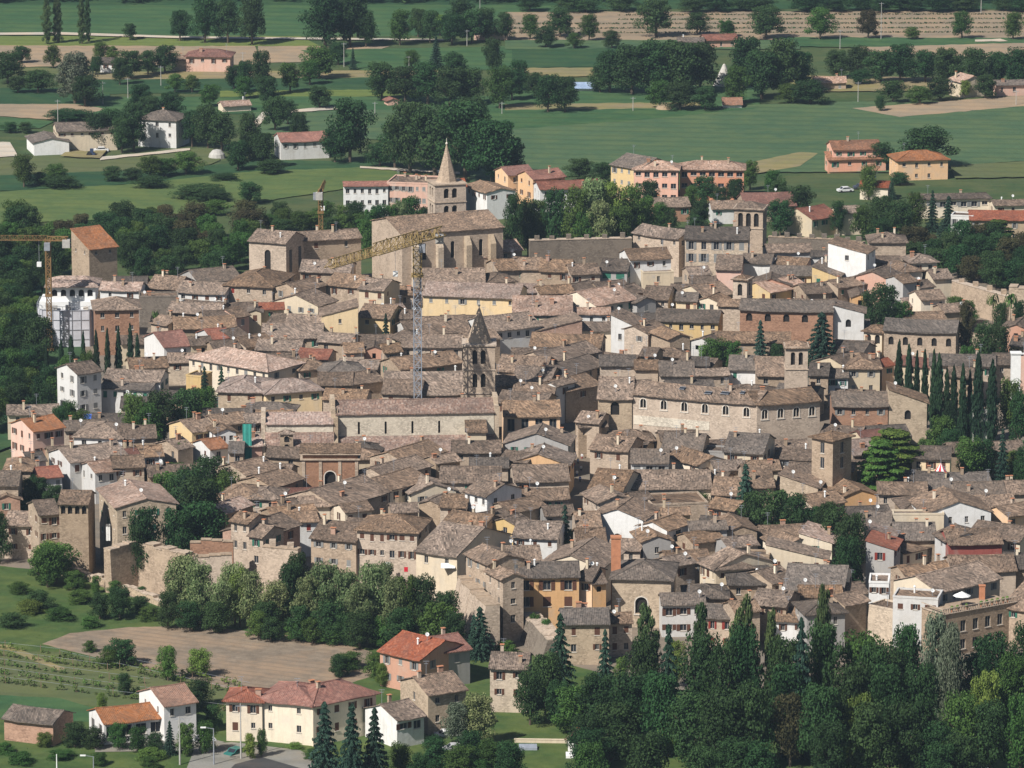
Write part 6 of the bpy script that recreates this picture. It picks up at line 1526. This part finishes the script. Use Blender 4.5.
for y in range(320, 640, 6):
    for x0 in range(30, 1030, 13):
        x = x0 + rng.uniform(-5, 5); yy = y+rng.uniform(-2, 2)
        if not inp(x, yy, TOWNP): continue
        if 530 < x < 630 and 440 < yy < 545 and (abs(x-580) < 38): continue
        if any(abs(x-a) < w*.4+8 and abs(yy-b) < 12 for a, b, w in TREEVIS): continue
        s = ppm(at(x, yy)); wd = rng.uniform(7, 11); h = rng.uniform(5.0, 6.4); dy = yy-h*s*.975; px = wd*s/2; d = rng.uniform(6, 8); rp = d*s/3.5; tilt = rng.choice([-3,-1.5,0,0,1,2])
        c = at(x, yy); c.y += d/2
        rot = math.atan2(tilt/.22, wd*s); O = obb(c, rot, wd/2, d/2, -.3)
        if any((c-q[0]).length < q[2]+wd and hit(O, q[1]) for q in FO): continue
        box = (x-px, x+px, dy-rp, dy+3)
        if any(box[0] < v[1]-3 and box[1] > v[0]+3 and box[2] < v[3]-2 and box[3] > v[3]-6 and (v[2]+v[3])/2 < dy for v in vis): continue
        ln = f"{x-px:.1f} {dy+tilt/2:.1f} {x+px:.1f} {dy-tilt/2:.1f} {rp:.1f} {rng.choice(['x','x','x','h'])} {rng.choice(['st','st','st','cr','tan'])} {rng.choice(['b','b','b','g'])} h={h:.2f} ch=1"
        house(ln); FO.append((c, O, max(wd, d))); nfill += 1
print('houses', len(FOOT), 'filled', nfill, 'trees', NT[0])

# ------------------------------------------------------------------ what shows largest stays a thing of its own; the rest of a kind is one mass
import numpy as np
buf = np.zeros((H_, W), np.int32); items = []
for i, (r, c, rot, hw, hd, h, rise) in enumerate(HROOT):
    Rm = Matrix.Rotation(rot, 3, 'Z'); P = [pix(c+Rm @ Vector((sx*hw, sy*hd, z))) for sx in (-1,1) for sy in (-1,1) for z in (0, h)] + [pix(c+Vector((0,0,h+rise)))]
    P.sort(); hull = []
    for seq in (P, P[::-1]):
        st = []
        for p in seq:
            while len(st) > 1 and (st[-1][0]-st[-2][0])*(p[1]-st[-2][1]) - (st[-1][1]-st[-2][1])*(p[0]-st[-2][0]) <= 0: st.pop()
            st.append(p)
        hull += st[:-1]
    items.append((c.y-hd, 'p', hull, i+1))
for i, (r, x, yt, yb, rx) in enumerate(TROOT): items.append((r.location.y, 'e', (x, (yt+yb)/2, rx, (yb-yt)/2), 10001+i))
YY, XX = np.mgrid[0:H_, 0:W]
for _, kd, sh, idn in sorted(items, key=lambda q: -q[0]):
    if kd == 'e':
        x, y, a, b = sh; x0, x1, y0, y1 = max(0,int(x-a)), min(W,int(x+a)+2), max(0,int(y-b)), min(H_,int(y+b)+2)
        if x0 >= x1 or y0 >= y1: continue
        X, Y = XX[y0:y1, x0:x1], YY[y0:y1, x0:x1]; buf[y0:y1, x0:x1][((X-x)/a)**2+((Y-y)/b)**2 < 1] = idn
    else:
        xs = [p[0] for p in sh]; ys = [p[1] for p in sh]; x0, x1, y0, y1 = max(0,int(min(xs))), min(W,int(max(xs))+2), max(0,int(min(ys))), min(H_,int(max(ys))+2)
        if x0 >= x1 or y0 >= y1: continue
        X, Y = XX[y0:y1, x0:x1], YY[y0:y1, x0:x1]; ok = np.ones(X.shape, bool)
        for (ax, ay), (bx, by) in zip(sh, sh[1:]+sh[:1]): ok &= ((bx-ax)*(Y-ay)-(by-ay)*(X-ax)) >= 0
        buf[y0:y1, x0:x1][ok] = idn
cnt = np.bincount(buf.ravel(), minlength=10001+len(TROOT))
def kill(o):
    for ch in list(o.children): kill(ch)
    bpy.data.objects.remove(o)
gone = set()
hs = sorted([(cnt[i+1], i, q[0]) for i, q in enumerate(HROOT) if q[0].name.startswith('house')], key=lambda q: -q[0])
print('houses', len(hs), 'smallest kept', hs[min(299, len(hs)-1)][0])
bpy.context.view_layer.update()
mass = MB(); mats = []; nmass = 0
for n_, i, r in hs[298:]:
    gone.add(r)
    if n_ > 0:
        for ch in r.children:
            if ch.type != 'MESH' or ch.name.startswith('window'): continue
            for o in [ch]+list(ch.children):
                mt = o.matrix_world; me = o.data; uv = me.uv_layers[0].data
                for p in me.polygons:
                    mm = me.materials[p.material_index]
                    if mm not in mats: mats.append(mm)
                    mass.face([mt @ me.vertices[v].co for v in p.vertices], mats.index(mm), [tuple(uv[l].uv) for l in p.loop_indices])
        nmass += 1
if nmass: tag(mass.build('small_packed_houses', mats), 'slivers of small tiled houses packed between the bigger ones', 'houses', kind='stuff')
tk = {}
for i, (r, *_q) in enumerate(TROOT): tk.setdefault(r.name.split('.')[0], []).append((cnt[10001+i], i, r))
for k, l in tk.items():
    l.sort(key=lambda q: -q[0]); print(k, len(l), sum(1 for q in l if q[0] < 6))
    for j, (n_, i, r) in enumerate(l):
        if (n_ < 6 and -2 < _q[0] < 1030) or j >= 300: gone.add(r)
REG = [q for q in REG if q[0] not in gone]
for r in gone: kill(r)

# ------------------------------------------------------------------ labels that single things out
MARKS = [('ruined orange-roofed tower',93,262),('netting-wrapped building',62,325),('spired church tower',445,190),('tall yellow crane',418,300),('slender spired belfry',479,365),('slit-windowed church',415,425),('brick theatre front',329,470),
 ('twin-window palace',700,405),('three-arched belfry',748,225),('single-arched belfry',740,290),('square bell tower',797,370),('stone tower house',831,460),('red striped tent',937,470),('orange street-front house',546,598),('white-arched stone house',640,600),
 ('four-arch loggia house',75,515),('pink orange-roofed villa',35,440),('parasol terrace',975,605),('cypress row',945,405),('slab-like orange chimney',616,555),('crowded narrow street',579,470),('square cream farmhouse',158,130),('salmon apartment blocks',690,178),
 ('brick arched convent',785,325),('red brick-walled house',976,550),('salmon pink villa',857,160),('big cream villa',300,710),('brick shed',40,730),('yellow slant-roofed house',340,325),('five-arched stone hall',920,340),('big bare gabled church',400,255),
 ('tall windowless pale house',847,258),('sandy windowed palace',717,250),('long pinkish-roofed house',228,370),('broad white gable',616,520),('broad white-gabled house',958,512),('pink far farmhouse',208,60),('orchard trees on tilled rows',900,30),('gravel cone monument',720,80),
 ('white-and-pink pier',1016,370),('front-row shuttered house',388,555),('large wood near the bottom',720,720),('ploughed field',230,660),('wide teal field',700,135),('tall pink red-roofed house',425,665),('long merloned grey wall',580,250)]
ORD = ['nearest', 'second', 'third', 'fourth', 'fifth', 'sixth', 'seventh', 'eighth', 'ninth', 'tenth']
cl = {}
for o, ph, cat, grp, (x, y) in REG:
    if 'label' in o: continue
    # a thing never points at itself
    nm, mx, my = min(MARKS, key=lambda q: (math.hypot(q[1]-x, (q[2]-y)*1.4) if math.hypot(q[1]-x, q[2]-y) > 6 else 1e6)); dx, dy = x-mx, y-my
    if abs(dx) >= abs(dy)*1.3: dr = 'right of' if dx > 0 else 'left of'
    else: dr = 'in front of' if dy > 0 else 'behind'
    cl.setdefault((ph, dr, nm, cat), []).append((math.hypot(dx, dy), o))
for (ph, dr, nm, cat), lst in cl.items():
    lst.sort(key=lambda q: q[0])
    for i, (_, o) in enumerate(lst):
        a = '' if len(lst) == 1 else (ORD[i] if i < 10 else f'{i+1}th')+' '
        lab = f"{ph}, {a}{dr} the {nm}" if a else f"{ph} {dr} the {nm}"
        o['label'] = lab
same = {}
for o in sc.objects:
    if o.get('group') and 'one of the' in (o.get('label') or ''): same.setdefault(o['label'], []).append(o)
for lab, lst in same.items():
    if len(lst) < 2: continue
    lst.sort(key=lambda o: pix(o.location)[0])
    hd_, tl = lab.split(', one of the '); 
    for i, o in enumerate(lst): n_ = i+1; o['label'] = f"{hd_}, {n_}{'st' if n_ % 10 == 1 and n_ != 11 else 'nd' if n_ % 10 == 2 and n_ != 12 else 'rd' if n_ % 10 == 3 and n_ != 13 else 'th'} from the left in the {tl}"
for o, ph, cat, grp, _ in REG:
    o['category'] = cat
    if grp: o['group'] = grp
    elif cat in ('tree', 'bush'): o['group'] = {'tree': 'trees among the houses and fields', 'bush': 'bushes among the houses and fields'}[cat]
for o in sc.objects:
    if '_h' in o: del o['_h']
    if o.name.startswith('house') and 'label' in o and 'category' not in o: o['category'] = 'house'
# ------------------------------------------------------------------ haze
if HAZE > 0:
    m = MB(); m.box(-700,-1150,-1.0,700,1100,262); hz = m.mesh('haze', []); hz.materials.clear()
    o = bpy.data.objects.new('haze', hz); col.objects.link(o); mt = bpy.data.materials.new('haze'); mt.use_nodes = True; n = mt.node_tree; n.nodes.clear()
    out = n.nodes.new('ShaderNodeOutputMaterial'); pv = n.nodes.new('ShaderNodeVolumePrincipled'); pv.inputs['Density'].default_value = HAZE; pv.inputs['Color'].default_value = (.62,.80,1,1); pv.inputs['Anisotropy'].default_value = .2
    n.links.new(pv.outputs[0], out.inputs['Volume']); hz.materials.append(mt); tag(o, kind='stuff')
